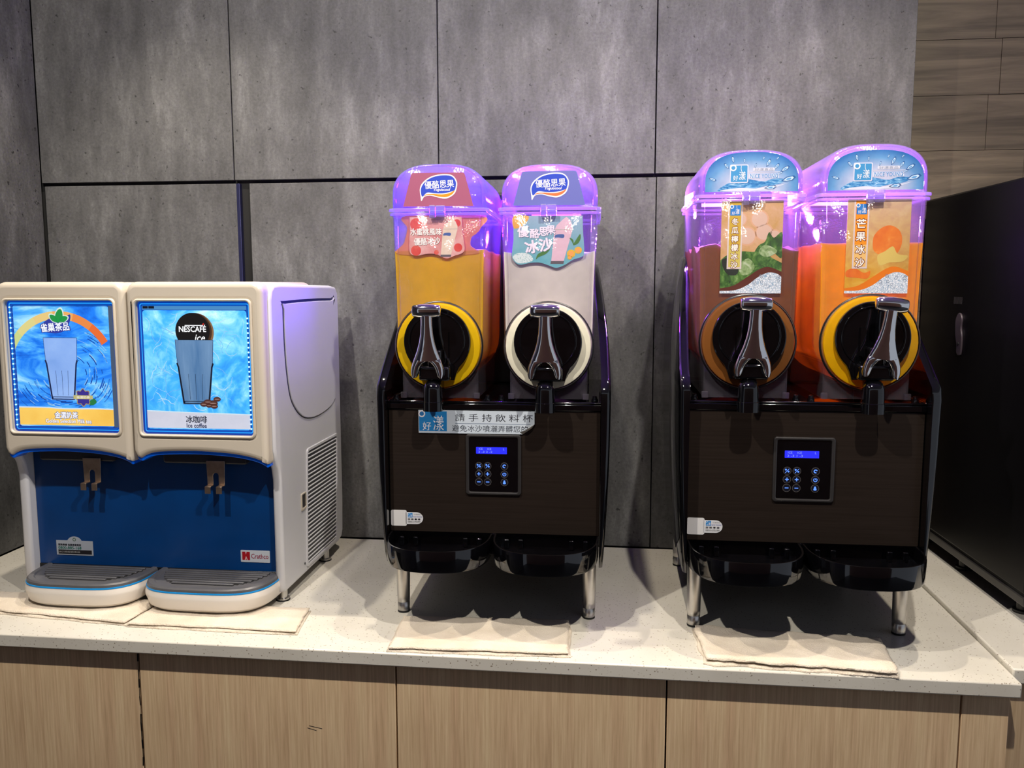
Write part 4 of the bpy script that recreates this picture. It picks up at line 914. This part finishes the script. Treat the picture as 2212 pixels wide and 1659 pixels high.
# drip trays with slatted grilles
for xc, hw in ((-.116, .1185), (.129, .1245)):
    def D(k, z, g=0): return [(xc+(hw*k-g)*math.copysign(abs(math.cos(q))**.55, math.cos(q)), -.005-(.112*k-g)*abs(math.sin(q))**.62, z) for q in [-PI*i/30 for i in range(31)]] + [(xc-(hw-g)*.985, .0, z), (xc+(hw-g)*.985, .0, z)]
    dt = MB().loft([D(.86, .0125), D(.90, .0125), D(.955, .018), D(1.0, .036), D(1.0, .040), D(.985, .0478)]).obj('drip_tray', 'tray_white', d, angle=30)
    MB().loft([D(.983, .0479), D(.988, .0488), D(.985, .0508), D(.975, .0512)]).obj('blue_band', 'blue_line', dt)
    mb = MB(); mb.loft([D(.978, .0513), D(.972, .0555), D(.950, .0580), D(.885, .0582), D(.865, .0560)], True, True); mb.obj('tray_top', 'grey_tray', dt)
    for k in range(7):
        y = -.016-k*.0112; u = min(1, (-y)/.112/.86); half = (hw*.82)*max(.05, (1-u**2.2))**.42 if k > 1 else hw*.81
        MB().box(xc-half, xc+half, y-.0030, y+.0030, .0562, .0592).obj('slat', 'grey_tray', dt, bevel=.0008)
    mb = MB()
    for k in range(6):
        y = -.0216-k*.0112; u = min(1, (-y)/.112/.86); half = (hw*.80)*max(.05, (1-u**2.2))**.42
        mb.box(xc-half, xc+half, y-.0026, y+.0026, .0560, .0567)
    mb.obj('drain_slots', 'black_matt', dt, smooth=False)
for x, y in ((-.235, .02), (.247, .003), (-.235, .245), (.249, .243)):
    ft = MB().lathe([(.0085, .028), (.0085, .006), (.0125, .005), (.0125, .002)], (x, y, 0), 'z', 20).obj('foot', 'steel', d)
    MB().lathe([(.0135, .0022), (.0135, 0)], (x, y, 0), 'z', 20).obj('rubber_foot', 'rubber', ft)

# ------------------------------------------------------------------ folded cloths
def cloth(label, q, seed, th=.0065, rough_edge=.003, ripple=.0015):
    """folded terry cloth: q = corners (world x, y): back left, back right, front right, front left"""
    nx, ny = 70, 26; rn = seed
    cx = sum(a for a, b_ in q)/4; cy = sum(b_ for a, b_ in q)/4
    mb = MB()
    def layer(z0, t_, grow, ph):
        def P_(u, v):
            u2, v2 = u, v
            x = (1-v)*((1-u)*q[0][0]+u*q[1][0])+v*((1-u)*q[3][0]+u*q[2][0]); y = (1-v)*((1-u)*q[0][1]+u*q[1][1])+v*((1-u)*q[3][1]+u*q[2][1])
            e = noise.noise(Vector((u*7+rn+ph, v*3, rn)))*rough_edge+noise.noise(Vector((u*26+rn, v*9, rn+ph)))*rough_edge*.35
            dx, dy = x-cx, y-cy; L = math.hypot(dx, dy) or 1
            x += grow*dx/L+e*dx/L; y += grow*dy/L+e*(1 if v > .5 else -1)*-1
            return x-cx, y-cy
        top = []; bot = []
        for j in range(ny+1):
            for i in range(nx+1):
                u, v = i/nx, j/ny; x, y = P_(u, v)
                ed = min(u*nx, (nx-u*nx), v*ny, ny-v*ny); rd = min(1, ed/1.6)
                h = noise.noise(Vector((u*6+rn, v*3, ph)))*ripple+noise.noise(Vector((u*15+rn, v*7, ph+3)))*ripple*.5+noise.noise(Vector((u*90, v*40, ph)))*.0004
                top.append((x, y, z0+t_*(.35+.65*math.sqrt(rd))+h*rd+ripple*.4)); bot.append((x, y, z0))
        n = nx+1; fs = []
        for j in range(ny):
            for i in range(nx): fs.append((j*n+i, j*n+i+1, (j+1)*n+i+1, (j+1)*n+i))
        k = len(top); fs += [tuple(a+k for a in reversed(f_)) for f_ in fs]
        bd = [i for i in range(nx)]+[j*n+nx for j in range(ny)]+[ny*n+nx-i for i in range(nx)]+[(ny-j)*n for j in range(ny)]
        for i in range(len(bd)): a, b_ = bd[i], bd[(i+1) % len(bd)]; fs.append((a, a+k, b_+k, b_))
        mb.add(top+bot, fs)
    layer(.0004, th*.5, .002, 0); layer(.0004+th*.5+ripple*1.4, th*.5, -.0015, 5)
    o = mb.obj('folded_cloth', 'terry', None, angle=80); o.location = (cx, cy, 0); return tag(o, label, 'towel', 'folded terry cloths on the worktop')
cloth('cream folded terry cloth under the left tray of the white dispenser', [(-.075, -.445), (.27, -.455), (.257, -.563), (-.09, -.528)], 2.1)
cloth('cream folded terry cloth under the right tray of the white dispenser', [(.272, -.457), (.560, -.462), (.574, -.568), (.262, -.567)], 5.7)
cloth('smooth cream folded terry cloth before the machine with the notice', [(.740, -.478), (1.040, -.462), (1.047, -.604), (.748, -.6155)], 8.3)
cloth('crumpled cream terry cloth before the machine with orange drink', [(1.258, -.470), (1.566, -.488), (1.553, -.622), (1.262, -.605)], 12.9, rough_edge=.007, ripple=.003)
